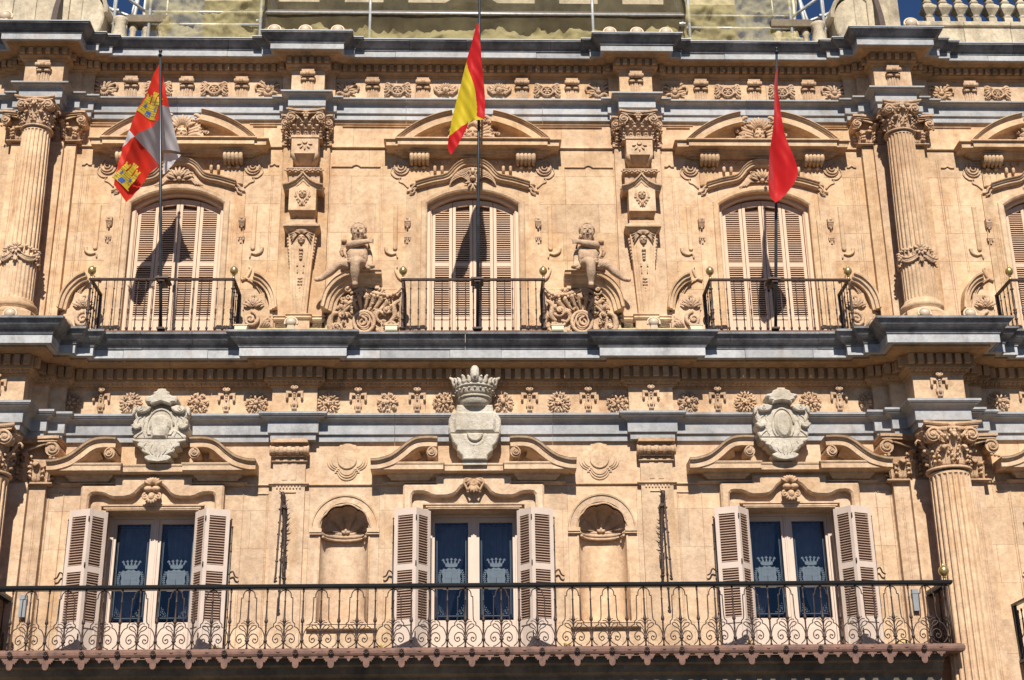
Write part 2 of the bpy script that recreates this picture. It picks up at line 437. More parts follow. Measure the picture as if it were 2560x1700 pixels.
band('corona_stone', PL, [(.34,8.2285),(.43,8.2285),(.43,8.236),(.446,8.236),(.446,8.225),(.46,8.225),(.46,8.339),(I,8.339),(I,8.2285)], 'grey', 14, .95, .004)
band('cymatium_stone', PL, [(I,8.339),(.458,8.339),(.472,8.347),(.476,8.366),(.486,8.370),(.488,8.392),(.51,8.398),(.53,8.412),(.56,8.442),(.588,8.478),(.60,8.50),(.606,8.506),(.626,8.508),(.626,8.537),(.3,8.55),(I,8.57)], 'grey_dark', 15, 1.0, .004)
# upper order
band('architrave_stone', PU, [(I,12.098),(.05,12.098),(.05,12.18),(.08,12.19),(.08,12.335),(.09,12.34),(.10,12.352),(.135,12.36),(.15,12.362),(.15,12.37),(.18,12.372),(.18,12.394),(I,12.402)], 'grey', 21)
band('frieze_stone', PU, [(I,12.40),(.05,12.40),(.05,12.79),(I,12.79)], 'sandstone', 22, 1.5)
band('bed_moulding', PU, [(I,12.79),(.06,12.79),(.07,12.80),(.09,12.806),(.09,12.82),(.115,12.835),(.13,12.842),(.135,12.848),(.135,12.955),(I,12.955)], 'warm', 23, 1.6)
band('soffit_moulding', PU, [(I,12.955),(.205,12.955),(.215,12.962),(.235,12.966),(.25,12.98),(.29,12.9855),(I,12.9855)], 'warm', 27, 1.3)  # brown stone here too, darkening the shaded soffit by colour
band('corona_stone', PU, [(I,12.9865),(.32,12.9865),(.34,12.984),(.34,13.071),(I,13.071)], 'grey', 24, .95, .004)
band('cymatium_stone', PU, [(I,13.071),(.343,13.071),(.352,13.079),(.354,13.093),(.362,13.096),(.364,13.112),(.38,13.118),(.40,13.134),(.425,13.158),(.44,13.18),(.446,13.186),(.462,13.187),(.462,13.210),(.2,13.22),(I,13.23)], 'grey_dark', 25, 1.0, .004)
lead = MB()
for sl in slices(PU, random.Random(9), 2.2): lead.run(sl, [(.1,13.226),(.465,13.212),(.474,13.205),(.477,13.218),(.1,13.24)])
part('lead_flashing', lead, 'lead', town)
# dentils: one mesh each, one object each
def dentils(path, outb, outf, z0, z1, pitch, wd):
    me = {}
    dp = outf-outb+.01
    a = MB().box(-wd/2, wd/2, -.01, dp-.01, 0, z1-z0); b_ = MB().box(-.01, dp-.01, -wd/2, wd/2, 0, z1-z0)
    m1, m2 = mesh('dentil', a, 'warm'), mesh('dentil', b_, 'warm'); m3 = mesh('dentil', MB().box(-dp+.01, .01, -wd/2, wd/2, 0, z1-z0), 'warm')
    q = off_path(path, outb)
    for i in range(len(q)-1):
        (x0, d0), (x1, d1) = q[i], q[i+1]
        if abs(d1-d0) < 1e-6:
            L = x1-x0
            if L < wd*1.5: continue
            n = max(1, round(L/pitch))
            for k in range(n):
                x = x0+L*(k+.5)/n
                if -6.95 < x < 8.8: inst('dentil', m1, town, (x, d0, z0))
        else:
            L = abs(d1-d0)
            if L < .25 or not -6.9 < x0 < 8.8: continue
            n = max(1, round(L/pitch)-1); sgn = 1 if d1 < d0 else -1
            for k in range(n):
                d = d0+(d1-d0)*((k+.5)/n)
                inst('dentil', m2 if sgn > 0 else m3, town, (x0, d, z0))
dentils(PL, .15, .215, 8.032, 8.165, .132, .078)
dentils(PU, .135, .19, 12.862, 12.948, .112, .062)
egg = MB()
q = off_path(PL, .118)
for i in range(len(q)-1):
    (x0, d0), (x1, d1) = q[i], q[i+1]
    if abs(d1-d0) < 1e-6 and x1-x0 > .1:
        n = max(1, round((x1-x0)/.062))
        for k in range(n):
            x = x0+(x1-x0)*(k+.5)/n
            if -6.9 < x < 8.8: egg.ell(x, d0, 7.968, .017, .022, .026, 6, 4); egg.ell(x, d0-.03, 7.937, .012, .014, .011, 5, 3)
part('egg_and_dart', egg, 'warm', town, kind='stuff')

# ------------------------------------------------------------------ frieze ornaments
def petals(mb, x, d, z, n, r0, r1, w, dz=.02, a0=0, a1=360, curl=.02, seg=5, flat=.7):
    for i in range(n):
        a = R(a0+(a1-a0)*(i/(n-1) if a1-a0 < 360 else i/n))
        pts = []
        for k in range(seg+1):
            t = k/seg; r = r0+(r1-r0)*t
            pts.append((x+r*math.cos(a), d+dz*math.sin(t*PI)+curl*t*t, z+r*math.sin(a)))
        mb.tube(pts, [w*(.45+.75*math.sin(PI*min(1,(k/seg)*.9+.1))) for k in range(seg+1)], 6, flat)
def curls(mb, x, d, z, n, r, size, rad, seedo=0, a0=0, a1=360):
    for i in range(n):
        a = a0+(a1-a0)*i/n+seedo; s = 1 if i % 2 else -1
        cx, cz = x+r*math.cos(R(a)), z+r*math.sin(R(a))
        sp = spiral(cx, cz, size, size*.2, a+180, 1.3*s, 14)
        mb.tube([(px, d+.03*k/len(sp), pz) for k, (px, pz) in enumerate(sp)], taperr(len(sp), rad, rad*.7), 5, .9)
        mb.ell(cx, d+.025, cz, size*.3, .02, size*.3, 6, 4)
def rosette(kind):
    mb = MB(); mb.ell(0, 0, 0, .115, .035, .115, 12, 4)
    if kind == 0: curls(mb, 0, .02, 0, 9, .118, .036, .0115); petals(mb, 0, .035, 0, 8, .03, .10, .013, .03, 20); petals(mb, 0, .0, 0, 16, .10, .158, .011, .02)
    elif kind == 1: curls(mb, 0, .02, 0, 7, .115, .042, .012); curls(mb, 0, .045, 0, 4, .055, .032, .01, 40); petals(mb, 0, .01, 0, 9, .06, .15, .014)
    else: petals(mb, 0, .01, 0, 18, .08, .158, .0115, .04); curls(mb, 0, .035, 0, 6, .082, .036, .011, 18); curls(mb, 0, .015, 0, 8, .128, .026, .008, 5); petals(mb, 0, .05, 0, 5, .0, .055, .014)
    mb.ell(0, .06, 0, .032, .03, .032, 8, 5)
    return mb
rm = [mesh('rosette', rosette(k), 'carved') for k in range(3)]
for i, x in enumerate([.40, 1.16, 1.955, 2.915, 3.70, 4.59, 5.40]):
    for s in (-1, 1): o = inst('rosette', rm[(i+(s > 0)) % 3], town, (s*x, .05, 7.722)); o.rotation_euler = (0, R(37*i+80*(s > 0)), 0)
for x in (7.19,): inst('rosette', rm[0], town, (x, .05, 7.722))
def tassel():
    mb = MB()
    mb.prism([(-.035,.145),(.035,.145),(.035,-.02),(.05,-.02),(.05,-.07),(.035,-.075),(.035,-.13),(-.035,-.13),(-.035,-.075),(-.05,-.07),(-.05,-.02),(-.035,-.02)], 0, .035, .006)
    for s in (-1, 1):
        mb.prism([(s*.035,.12),(s*.115,.128),(s*.115,.03),(s*.10,.012),(s*.082,.03),(s*.082,.085),(s*.035,.085)], 0, .045, .006)
        mb.tube(d3(spiral(s*.03, .165, .028, .008, 90, 1.1*s, 10), .075), .011, 5); mb.ell(s*.10, .03, .03, .02, .03, .025, 8, 5)
    mb.ell(0, .07, .15, .03, .035, .03, 8, 5)
    for k, z in enumerate((.09, .055, .025)): mb.ell(0, .045, z, .021-.003*k, .022, .017, 7, 4)
    mb.tube([(0,.02,-.04),(0,.055,-.07),(0,.02,-.10)], [.012,.024,.012], 7)
    return mb
tm = mesh('frieze_tassel', tassel(), 'carved')
for x, d in [(.76,.05),(1.555,.05),(2.4,.14),(3.32,.05),(4.99,.05),(6.19,.62)]:
    for s in (-1, 1): inst('frieze_tassel', tm, town, (s*x, d, 7.735))
inst('frieze_tassel', tm, town, (7.6, .05, 7.735))
# upper frieze
def palmette():
    mb = MB(); petals(mb, 0, .01, -.03, 9, .035, .155, .016, .02, -20, 200, .02, 6); petals(mb, 0, .01, -.03, 7, .03, .10, .013, .02, 215, 325, 0)
    for s in (-1, 1):
        mb.tube([(s*x, .03, z) for x, z in [(.03,-.01),(.09,.05),(.16,.07),(.19,.03),(.18,-.02),(.16,-.01)]], [.012,.018,.02,.018,.014,.012], 6)
        mb.tube([(s*x, .03, z) for x, z in [(.03,0),(.07,.08),(.11,.12),(.13,.10)]], [.01,.016,.016,.012], 6)
    mb.ell(0, .035, -.03, .042, .035, .036, 9, 5); mb.ell(0, .05, .0, .02, .02, .045, 7, 4); return mb
def cartouche():
    mb = MB(); mb.lathe([(.0,0)], 0, 0, 3) if False else None
    ring = [( .085*math.cos(2*PI*k/16), .03, .072*math.sin(2*PI*k/16)-.02) for k in range(16)]
    mb.tube(ring, .015, 6, 1, close=True); mb.ell(0, .005, -.02, .08, .02, .065, 10, 4); mb.ell(0, .02, -.02, .022, .03, .03, 7, 4); petals(mb, 0, .01, -.02, 6, .01, .06, .011)
    for s in (-1, 1):
        for k in range(5):
            a = 62-28*k
            x1, z1 = s*(.10+.10*math.cos(R(a))), -.02+.125*math.sin(R(a))
            mb.tube([(s*.085*math.cos(R(a*.8)), .02, -.02+.07*math.sin(R(a*.8))), ((s*.085*math.cos(R(a*.8))+x1)/2, .045, (z1-.02)/2+.03), (x1, .03, z1)], [.014,.02,.012], 6)
        mb.tube(d3(spiral(s*.15, .07, .045, .012, 180, -1.2, 14, s), .03), .012, 5); mb.tube(d3(spiral(s*.15, -.085, .04, .012, 0, -1.1, 12, s), .03), .011, 5)
    return mb
def starmask():
    mb = MB(); petals(mb, 0, .01, -.02, 15, .05, .13, .013, .02, -30, 210); curls(mb, 0, .03, -.02, 5, .06, .028, .009, 10)
    for s in (-1, 1): mb.tube([(s*x, .03, z) for x, z in [(.05,-.05),(.11,-.06),(.16,-.01),(.17,.04),(.14,.05),(.13,.02)]], [.014,.022,.022,.018,.014,.01], 6)
    mb.ell(0, .04, -.02, .05, .045, .055, 10, 6); mb.ell(0, .08, -.025, .012, .014, .018, 6, 4); return mb
pm, cm_, sm_ = mesh('palmette', palmette(), 'carved'), mesh('frieze_cartouche', cartouche(), 'carved'), mesh('frieze_mask', starmask(), 'carved')
for s in (-1, 1):
    for x in (1.865, 3.0, 5.39): inst('palmette', pm, town, (s*x, .05, 12.60))
    for x in (1.103, 3.79, 4.6): inst('frieze_cartouche', cm_, town, (s*x, .05, 12.60))
    inst('frieze_mask', sm_, town, (s*.395, .05, 12.60))
inst('palmette', pm, town, (7.0, .05, 12.60)); inst('frieze_cartouche', cm_, town, (7.85, .05, 12.60))
def console():
    mb = MB(); mb.box(-.085, .085, 0, .02, -.21, 0)
    for k in (-.055, -.018, .018, .055): mb.box(k-.013, k+.013, .02, .032, -.205, -.012)
    mb.box(-.10, .10, 0, .055, -.005, .035)
    mb.tube([(-.108,.075,.075),(-.03,.075,.075),(.03,.075,.075),(.108,.075,.075)], .033, 10); mb.tube([(-.03,.085,.075),(.03,.085,.075)], .04, 10)
    mb.ell(-.095, .075, .075, .018, .04, .04, 8, 5); mb.ell(.095, .075, .075, .018, .04, .04, 8, 5); mb.box(-.09, .09, 0, .07, .06, .16)
    for s in (-1, 1): mb.box(s*.05-.03, s*.05+.03, .02, .065, -.012, .012)
    return mb
cs = mesh('frieze_console', console(), 'carved')
for x, d in [(.73,.05),(1.472,.05),(2.4,.26),(3.39,.05),(4.19,.05),(5.0,.05),(6.16,.46)]:
    for s in (-1, 1): inst('frieze_console', cs, town, (s*x, d, 12.62))
inst('frieze_console', cs, town, (7.44, .05, 12.62))
# ------------------------------------------------------------------ columns, capitals, pilasters
def rtube(mb, pts, side, wd, th, n=8):
    pts = [Vector(p) for p in pts]; sd = Vector(side).normalized(); k = len(pts); vs = []
    for i, p in enumerate(pts):
        t = (pts[min(i+1,k-1)]-pts[max(i-1,0)]).normalized(); nn = sd.cross(t).normalized()
        for j in range(n):
            a = 2*PI*j/n; vs.append(tuple(p+sd*math.cos(a)*wd[i]+nn*math.sin(a)*th))
    fs = [(i*n+j, (i+1)*n+j, (i+1)*n+(j+1)%n, i*n+(j+1)%n) for i in range(k-1) for j in range(n)]
    fs += [tuple(range(n-1,-1,-1)), tuple((k-1)*n+j for j in range(n))]
    mb.add(vs, fs, True)
def leaf(mb, x, d, z, ang, h, out, w, lobes=True):
    c, s = math.cos(R(ang)), math.sin(R(ang)); side = (-s, c, 0)
    prof = [(0,0,.55),(.03,.18,.95),(.05,.36,.75),(.10,.52,1.0),(.18,.68,.72),(.32,.82,.85),(.6,.95,.6),(.9,1.0,.55),(1.08,.92,.45),(1.05,.80,.2)]
    pts = [(x+c*out*a, d+s*out*a, z+h*b) for a, b, _ in prof]
    rtube(mb, pts, side, [w*q for _,_,q in prof], w*.16+.003)
    rtube(mb, [(p[0]+c*w*.2, p[1]+s*w*.2, p[2]) for p in pts[:8]], side, [w*.16]*8, w*.14, 6)
    if lobes:
        for t, zz in ((.04,.2),(.09,.46),(.26,.74)):
            for q in (-1, 1):
                bx, bd = x+c*out*t+q*side[0]*w*.75, d+s*out*t+q*side[1]*w*.75
                mb.tube([(bx, bd, z+h*zz), (bx+c*w*.45+q*side[0]*w*.35, bd+s*w*.45+q*side[1]*w*.35, z+h*(zz+.09)), (bx+c*w*.55+q*side[0]*w*.42, bd+s*w*.55+q*side[1]*w*.42, z+h*(zz+.02))], [w*.24,w*.26,w*.12], 5)
def volute(mb, pts2, plane, fixed, rad, sgn=1):   # spiral in front plane (plane 'f', fixed d) or side plane ('s', fixed x)
    n = len(pts2)
    P = [((a, fixed+.02*i/n*sgn, b) if plane == 'f' else (fixed+.02*i/n*sgn, a, b)) for i, (a, b) in enumerate(pts2)]
    mb.tube(P, taperr(n, rad, rad*.75), 6, 1.25 if plane == 'f' else 1)
def abacus(mb, cx, cd, ha, z0, z1, back=True):
    def poly(h):
        o = []
        for q in range(4):
            a = R(90*q)
            for t in (-1,-.9,-.5,0,.5,.9,1):
                ins = 0 if abs(t) == 1 else (.03 if abs(t) == .9 else (.15 if abs(t) == .5 else .2))
                u, v = t*h*(.985 if abs(t)==1 else 1), h*(1-ins)
                if abs(t) == 1: v = h*.99
                o.append((u*math.cos(a)-v*math.sin(a)*-1 if False else cx+v*math.cos(a)-u*math.sin(a), cd+v*math.sin(a)+u*math.cos(a)))
        return o
    hh = z1-z0
    for (h, a, b) in ((ha*.9, z0, z0+.45*hh), (ha*.97, z0+.45*hh, z0+.6*hh), (ha, z0+.6*hh, z1)):
        p = poly(h); n = len(p)
        mb.add([(x,d,a) for x,d in p]+[(x,d,b) for x,d in p], [(i,(i+1)%n,n+(i+1)%n,n+i) for i in range(n)]+[tuple(range(n,2*n)), tuple(range(n-1,-1,-1))])
def flower(mb, x, d, z, r):
    petals(mb, x, d, z, 6, r*.2, r, r*.28, r*.3); mb.ell(x, d+r*.3, z, r*.32, r*.32, r*.32, 7, 4)
def cap_round(cx, cd, z0, z1, r, ha):
    mb = MB(); h = z1-z0; za = z1-.13*h
    mb.lathe([(r*.96,z0),(r*.96,z0+.3*h),(r*1.02,z0+.6*h),(r*1.25,z0+.8*h),(r*1.45,za)], cx, cd, 20)
    mb.lathe([(r*.98,z0-.045*h),(r*1.13,z0-.04*h),(r*1.16,z0-.01*h),(r*1.12,z0+.02*h),(r*.97,z0+.025*h)], cx, cd, 24)
    for k in range(9):
        a = -22.5+22.5*2*k/2*1.0
    for k in range(8):
        a = 22.5+45*k
        if 200 < a < 340: continue
        leaf(mb, cx+r*.97*math.cos(R(a)), cd+r*.97*math.sin(R(a)), z0+.02*h, a, .42*h, r*.42, r*.31)
    for k in range(8):
        a = 45*k
        if 200 < a < 340: continue
        leaf(mb, cx+r*.98*math.cos(R(a)), cd+r*.98*math.sin(R(a)), z0+.14*h, a, .58*h, r*.5, r*.28)
    vr = .165*h; vz = za-vr*1.0
    for s in (-1, 1):
        vx = cx+s*(ha*.66); dv = cd+ha*.80
        volute(mb, [(cx+s*r*.18, z0+.55*h), (cx+s*r*.3, z0+.72*h)]+[(vx+s*(p[0]-vx)*1, p[1]) for p in spiral(vx, vz, vr, vr*.18, 150, -1.75, 26)], 'f', dv-.02, vr*.23) if False else None
        sp = [(vx+s*(x_), z_) for x_, z_ in spiral(0, vz, vr, vr*.16, 150, -1.9, 30)]
        volute(mb, sp, 'f', dv, vr*.2); mb.lathe([(vr*.95, 0)], vx, dv, 3) if False else None
        mb.prism([(vx+vr*.93*math.cos(2*PI*k/16), vz+vr*.93*math.sin(2*PI*k/16)) for k in range(16)], dv-ha*.35, dv)
        mb.ell(vx, dv+.02, vz, vr*.26, vr*.3, vr*.26, 8, 5)
        mb.tube([(cx+s*r*.25, cd+r*1.02, z0+.5*h), (cx+s*r*.5, cd+r*1.25, z0+.68*h), (vx-s*vr*.3, dv-.01, vz+vr*.98)], [vr*.16,vr*.22,vr*.22], 6)
        # side faces
        xs = cx+s*ha*.84
        for q in (1,):
            vd = cd+ha*.52
            volute(mb, [(vd+x_, z_) for x_, z_ in spiral(0, vz, vr*.95, vr*.16, 150, -1.8, 24)], 's', xs, vr*.2, s)
            P = [(xs-s*(ha*.3), vd+vr*.9*math.cos(2*PI*k/14), vz+vr*.9*math.sin(2*PI*k/14)) for k in range(14)]
            P2 = [(xs, p[1], p[2]) for p in P]; nn = 14
            mb.add(P+P2, [(i,(i+1)%nn,nn+(i+1)%nn,nn+i) for i in range(nn)]+[tuple(range(nn,2*nn))])
    # beads below the volutes
    for k in range(9):
        t = -1+2*k/8; mb.ell(cx+t*ha*.55, cd+r*1.3, za-.2*h, .018*h+.006, .02, .022*h+.008, 6, 4)
    abacus(mb, cx, cd, ha, za, z1)
    flower(mb, cx, cd+ha*.80, za-.02*h, .13*h)
    return mb
def cap_flat(cx, d0, hw, z0, z1, dp=.14, big=False, lean=0):
    mb = MB(); h = z1-z0; za = z1-.13*h
    mb.taper((cx-hw*.8, cx+hw*.8, 0, d0, z0), (cx-hw*.85, cx+hw*.85, 0, d0+.03, za))
    mb.box(cx-hw*.86, cx+hw*.86, 0, d0+.03, z0-.05*h, z0+.01*h); mb.box(cx-hw*.9, cx+hw*.9, 0, d0+.042, z0-.035*h, z0-.005*h)
    nl = 4 if big else max(3, round(hw/.115)); lw = min(hw*.2, hw*.75/nl)
    for k in range(nl):
        x = cx-hw*.62+hw*1.24*k/(nl-1); leaf(mb, x, d0+.01, z0+.02*h, 90, .40*h, .10, lw)
    for k in range(nl-1):
        x = cx-hw*.42+hw*.84*k/(nl-2) if nl > 2 else cx
        leaf(mb, x, d0+.01, z0+.16*h, 90, .52*h, .12, lw*.95)
    for s in (-1, 1): leaf(mb, cx+s*hw*.78, d0-.02, z0+.02*h, 90-s*45, .42*h, .10, lw*.85)
    vr = .17*h
    for s in (-1, 1):
        vx = cx+s*(hw-vr*.72); vz = za-vr; dv = d0+dp
        sp = [(vx+s*x_, z_) for x_, z_ in spiral(0, vz, vr, vr*.16, 150, -1.9, 28)]
        volute(mb, sp, 'f', dv, vr*.2)
        mb.prism([(vx+vr*.95*math.cos(2*PI*k/16), vz+vr*.95*math.sin(2*PI*k/16)) for k in range(16)], 0, dv)
        mb.ell(vx, dv+.02, vz, vr*.26, vr*.3, vr*.26, 8, 5)
        mb.tube([(cx+s*hw*.12, d0+.04, z0+.52*h), (cx+s*hw*.35, d0+.08, z0+.70*h), (vx-s*vr*.3, dv-.005, vz+vr*.98)], [vr*.14,vr*.2,vr*.2], 6)
        for k in range(3): mb.ell(vx-s*vr*(.2-.5*k), dv-.02, vz-vr*1.15-.01*k, vr*.25, .03, vr*.22, 6, 4)
    # concave abacus
    def ab(o, a, b):
        top = [(-1,0),(-.92,.005),(-.5,-.035),(0,-.05),(.5,-.035),(.92,.005),(1,0)]
        p = [(cx+u*(hw+o), d0+dp+.035+o+v) for u, v in top]+[(cx+hw+o, 0), (cx-hw-o, 0)]
        n = len(p)
        mb.add([(x,d,a) for x,d in p]+[(x,d,b) for x,d in p], [(i,(i+1)%n,n+(i+1)%n,n+i) for i in range(n)]+[tuple(range(n,2*n)), tuple(range(n-1,-1,-1))])
    ab(-.01, za, za+.06*h); ab(.012, za+.06*h, z1-.001)
    flower(mb, cx, d0+dp*.75, za-.03*h, .15*h)
    return mb
def fluted(cx, cd, r0, r1, z0, z1, nf=22, dep=.115):
    mb = MB(); per = 8; N = nf*per; ring = []
    rows = [(0,0),(.012,.0),(.013,.3),(.02,.75),(.035,1),(.35,1),(.65,1),(.965,1),(.98,.75),(.987,.3),(.988,0),(1,0)]
    vs = []
    for t, k in rows:
        r = r0+(r1-r0)*t**1.4; z = z0+(z1-z0)*t
        for j in range(N):
            u = (j % per)/per*2-1
            q = 0 if abs(u) > .74 else math.sqrt(max(0, 1-(u/.76)**2))
            rr = r*(1-dep*k*q); a = 2*PI*j/N; vs.append((cx+rr*math.cos(a), cd+rr*math.sin(a), z))
    fs = [(i*N+j, i*N+(j+1)%N, (i+1)*N+(j+1)%N, (i+1)*N+j) for i in range(len(rows)-1) for j in range(N)]
    mb.add(vs, fs); return mb
for s in (-1, 1):
    # ---- upper columns
    cx, cd = s*COLX, .44
    col = part('column', fluted(cx, cd, .222, .192, 9.62, 11.63), 'sandstone', town)
    part('lower_shaft', fluted(cx, cd, .226, .222, 9.03, 9.62, 26, .05), 'sandstone', col)
    part('capital', cap_round(cx, cd, 11.66, 12.096, .195, .285), 'carved', col)
    b = MB().lathe([(.235,9.03),(.25,9.0),(.25,8.985),(.285,8.965),(.295,8.93),(.285,8.90),(.26,8.885),(.27,8.86),(.30,8.84),(.31,8.81),(.30,8.78)], cx, cd, 28)
    b.box(cx-.32, cx+.32, 0, cd+.32, 8.62, 8.78); b.box(cx-.30, cx+.30, 0, cd+.28, 8.5, 8.62)
    part('base', b, 'sandstone', col)
    g = MB()
    for k in range(-3, 4):
        a = R(90+k*38); x, d = cx+.235*math.cos(a), cd+.235*math.sin(a)
        if k % 2 == 0:
            petals(g, x, d+.01, 9.73 if k == 0 else 9.66, 9 if k == 0 else 5, .015, .095 if k == 0 else .06, .016, .02); g.ell(x, d+.03, 9.72 if k == 0 else 9.66, .03, .03, .03, 7, 4)
            leaf(g, x, d, 9.70, math.degrees(a), -.16, .04, .035)
    for k in range(-2, 2):
        for rr, dz, rad in ((0, 0, .022), (.012, .03, .016), (.008, -.03, .018)):
            P = []
            for t in range(9):
                a = R(90+(k+t/8)*76); z = 9.70+dz-.10*math.sin(PI*t/8); P.append((cx+(.235+rr)*math.cos(a), cd+(.235+rr)*math.sin(a), z))
            g.tube(P, bulge(9, rad, .6), 6)
    for k in range(24):
        a = 2*PI*k/24; g.ell(cx+.225*math.cos(a), cd+.225*math.sin(a), 9.775+.012*math.sin(k*2), .03, .02, .02, 6, 4)
    part('garland', g, 'carved', col)
    # wings behind the upper columns
    for hw, d in ((.46, .09), (.30, .15)):
        st = MB().box(cx-hw, cx+hw, -.05, d, 8.5, 11.66)
        part('pilaster_strip', st, 'sandstone', town)
        ln = MB()
        for q in (-1, 1):
            if hw > .4:
                for e in (.085, .11): ln.box(cx+q*(hw-e)-.0035, cx+q*(hw-e)+.0035, d-.002, d+.006, 9.0, 11.5)
        if ln.v: part('edge_bead', ln, 'carved', town)
    w1 = part('wing_capital', cap_flat(cx, .11, .585, 11.69, 12.096, .13), 'carved', town)
    # ---- lower columns
    cx, cd = s*(COLX+.04), .55
    col = part('column', fluted(cx, cd, .282, .258, 3.5, 6.555), 'sandstone', town)
    part('capital', cap_round(cx, cd, 6.60, 7.184, .258, .385), 'carved', col)
    part('base', MB().lathe([(.36,3.3),(.36,3.4),(.33,3.45),(.30,3.5)], cx, cd, 24).box(cx-.4, cx+.4, 0, cd+.4, 0, 3.3), 'sandstone', col)
    for hw, d in ((.61, .10), (.40, .18)):
        part('pilaster_strip', MB().box(cx-hw, cx+hw, -.05, d, 3.4, 6.59), 'sandstone', town)
        if hw > .5:
            ln = MB()
            for q in (-1, 1):
                for e in (.09, .115): ln.box(cx+q*(hw-e)-.0035, cx+q*(hw-e)+.0035, d-.002, d+.006, 3.5, 6.45)
            part('edge_bead', ln, 'carved', town)
    part('wing_capital', cap_flat(cx, .13, .78, 6.61, 7.184, .2), 'carved', town)

def face(mb, x, d, z, k):   # carved mask
    mb.ell(x, d, z, .8*k, .55*k, k, 12, 8)
    mb.tube([(x, d+.5*k, z+.25*k), (x, d+.72*k, z-.08*k), (x, d+.62*k, z-.2*k)], [.09*k,.17*k,.15*k], 6)
    for s in (-1, 1):
        mb.tube([(x+s*.12*k, d+.5*k, z+.3*k), (x+s*.35*k, d+.52*k, z+.38*k), (x+s*.6*k, d+.36*k, z+.26*k)], [.09*k,.11*k,.06*k], 6)
        mb.ell(x+s*.32*k, d+.47*k, z+.17*k, .14*k, .07*k, .08*k, 7, 4); mb.ell(x+s*.4*k, d+.4*k, z-.18*k, .22*k, .18*k, .22*k, 8, 5)
    mb.tube([(x-.28*k, d+.44*k, z-.43*k), (x, d+.56*k, z-.40*k), (x+.28*k, d+.44*k, z-.43*k)], [.06*k,.1*k,.06*k], 6)
    mb.tube([(x-.2*k, d+.42*k, z-.56*k), (x, d+.53*k, z-.58*k), (x+.2*k, d+.42*k, z-.56*k)], [.06*k,.1*k,.06*k], 6)
    mb.ell(x, d+.36*k, z-.8*k, .26*k, .2*k, .2*k, 8, 5)
for s in (-1, 1):
    cx = s*2.4
    part('pilaster_strip', MB().box(cx-.33, cx+.33, -.05, .05, 8.5, 11.66).box(cx-.36, cx+.36, -.05, .08, 11.655, 11.70), 'sandstone', town)
    ln = MB()
    for q in (-1, 1): ln.box(cx+q*.335-.004, cx+q*.335+.004, 0, .06, 9.0, 11.6)
    part('edge_bead', ln, 'carved', town)
    pil = part('estipite_pilaster', MB().taper((cx-.105, cx+.105, 0, .13, 9.0), (cx-.185, cx+.185, 0, .20, 10.21)).taper((cx-.185, cx+.185, 0, .205, 10.21), (cx-.195, cx+.195, 0, .215, 10.235)), 'sandstone', town)
    wg = part('wing_capital', cap_flat(cx, .06, .36, 11.70, 12.096, .10), 'carved', town)
    cp = part('capital', cap_flat(cx, .22, .265, 11.68, 12.098, .13, True), 'carved', pil)
    k = MB().box(cx-.19, cx+.19, 0, .30, 11.405, 11.66).box(cx-.20, cx+.20, 0, .315, 11.655, 11.69)
    k.taper((cx-.14, cx+.14, 0, .14, 11.30), (cx-.18, cx+.18, 0, .285, 11.405))
    for q in (-1, 1): k.tube([(cx+q*.17, .29, 11.42), (cx+q*.15, .22, 11.36), (cx+q*.10, .15, 11.31)], [.03,.035,.03], 6)
    k.lathe([(.035, 0), (.035, .012)], 0, 0, 12) if False else None
    k.prism([(cx+.036*math.cos(2*PI*i/14), 11.59+.036*math.sin(2*PI*i/14)) for i in range(14)], .29, .322, .006)
    petals(k, cx, .30, 11.565, 5, .05, .11, .012, .01, 190, 350, .01)
    part('capital_block', k, 'sandstone', pil)
    k = MB().box(cx-.13, cx+.13, 0, .12, 11.20, 11.31); k.box(cx-.25, cx+.25, 0, .25, 11.13, 11.19); k.box(cx-.22, cx+.22, 0, .20, 10.95, 11.14)
    for i in range(7): k.tube([(cx-.24+.08*i-.035, .255, 11.165), (cx-.24+.08*i, .262, 11.14), (cx-.24+.08*i+.035, .255, 11.165)], .014, 5)
    k.tube([(cx-.25,.25,11.185),(cx+.25,.25,11.185)], .016, 6)
    part('entablature_block', k, 'carved', pil)
    k = MB()
    pth = [(cx-.285,10.885),(cx-.2,10.905),(cx-.11,10.955),(cx-.04,11.03),(cx,11.085),(cx+.04,11.03),(cx+.11,10.955),(cx+.2,10.905),(cx+.285,10.885)]
    k.sweep(pth, [(-.075,0),(-.075,.30),(-.045,.31),(-.04,.33),(-.02,.335),(-.015,.365),(.0,.37),(.0,0)])
    k.prism(pth[1:-1]+[(cx+.19,10.86),(cx-.19,10.86)], 0, .29)
    k.box(cx-.19, cx+.19, 0, .30, 10.505, 10.87)
    part('gabled_block', k, 'sandstone', pil)
    k = MB(); face(k, cx, .30, 10.76, .075)
    for q in (-1, 1):
        k.tube([(cx+q*x, .305, z) for x, z in [(.075,10.84),(.09,10.76),(.06,10.68),(.03,10.64)]], [.014,.018,.014,.01], 6)
        for i in range(4): k.ell(cx+q*(.10-.024*i), .305, 10.72-.045*i, .017, .014, .022, 6, 4)
    k.tube([(cx,.305,10.67),(cx,.32,10.62),(cx,.305,10.56)], [.012,.024,.006], 6)
    part('mask', k, 'carved', pil)
    k = MB().taper((cx-.15, cx+.15, 0, .10, 10.40), (cx-.185, cx+.185, 0, .285, 10.505))
    petals(k, cx, .12, 10.40, 7, .02, .12, .016, .06, 20, 160)
    for i in range(3): k.ell(cx-.04+.04*i, .15, 10.40, .03, .03, .025, 7, 4)
    part('under_shell', k, 'carved', pil)
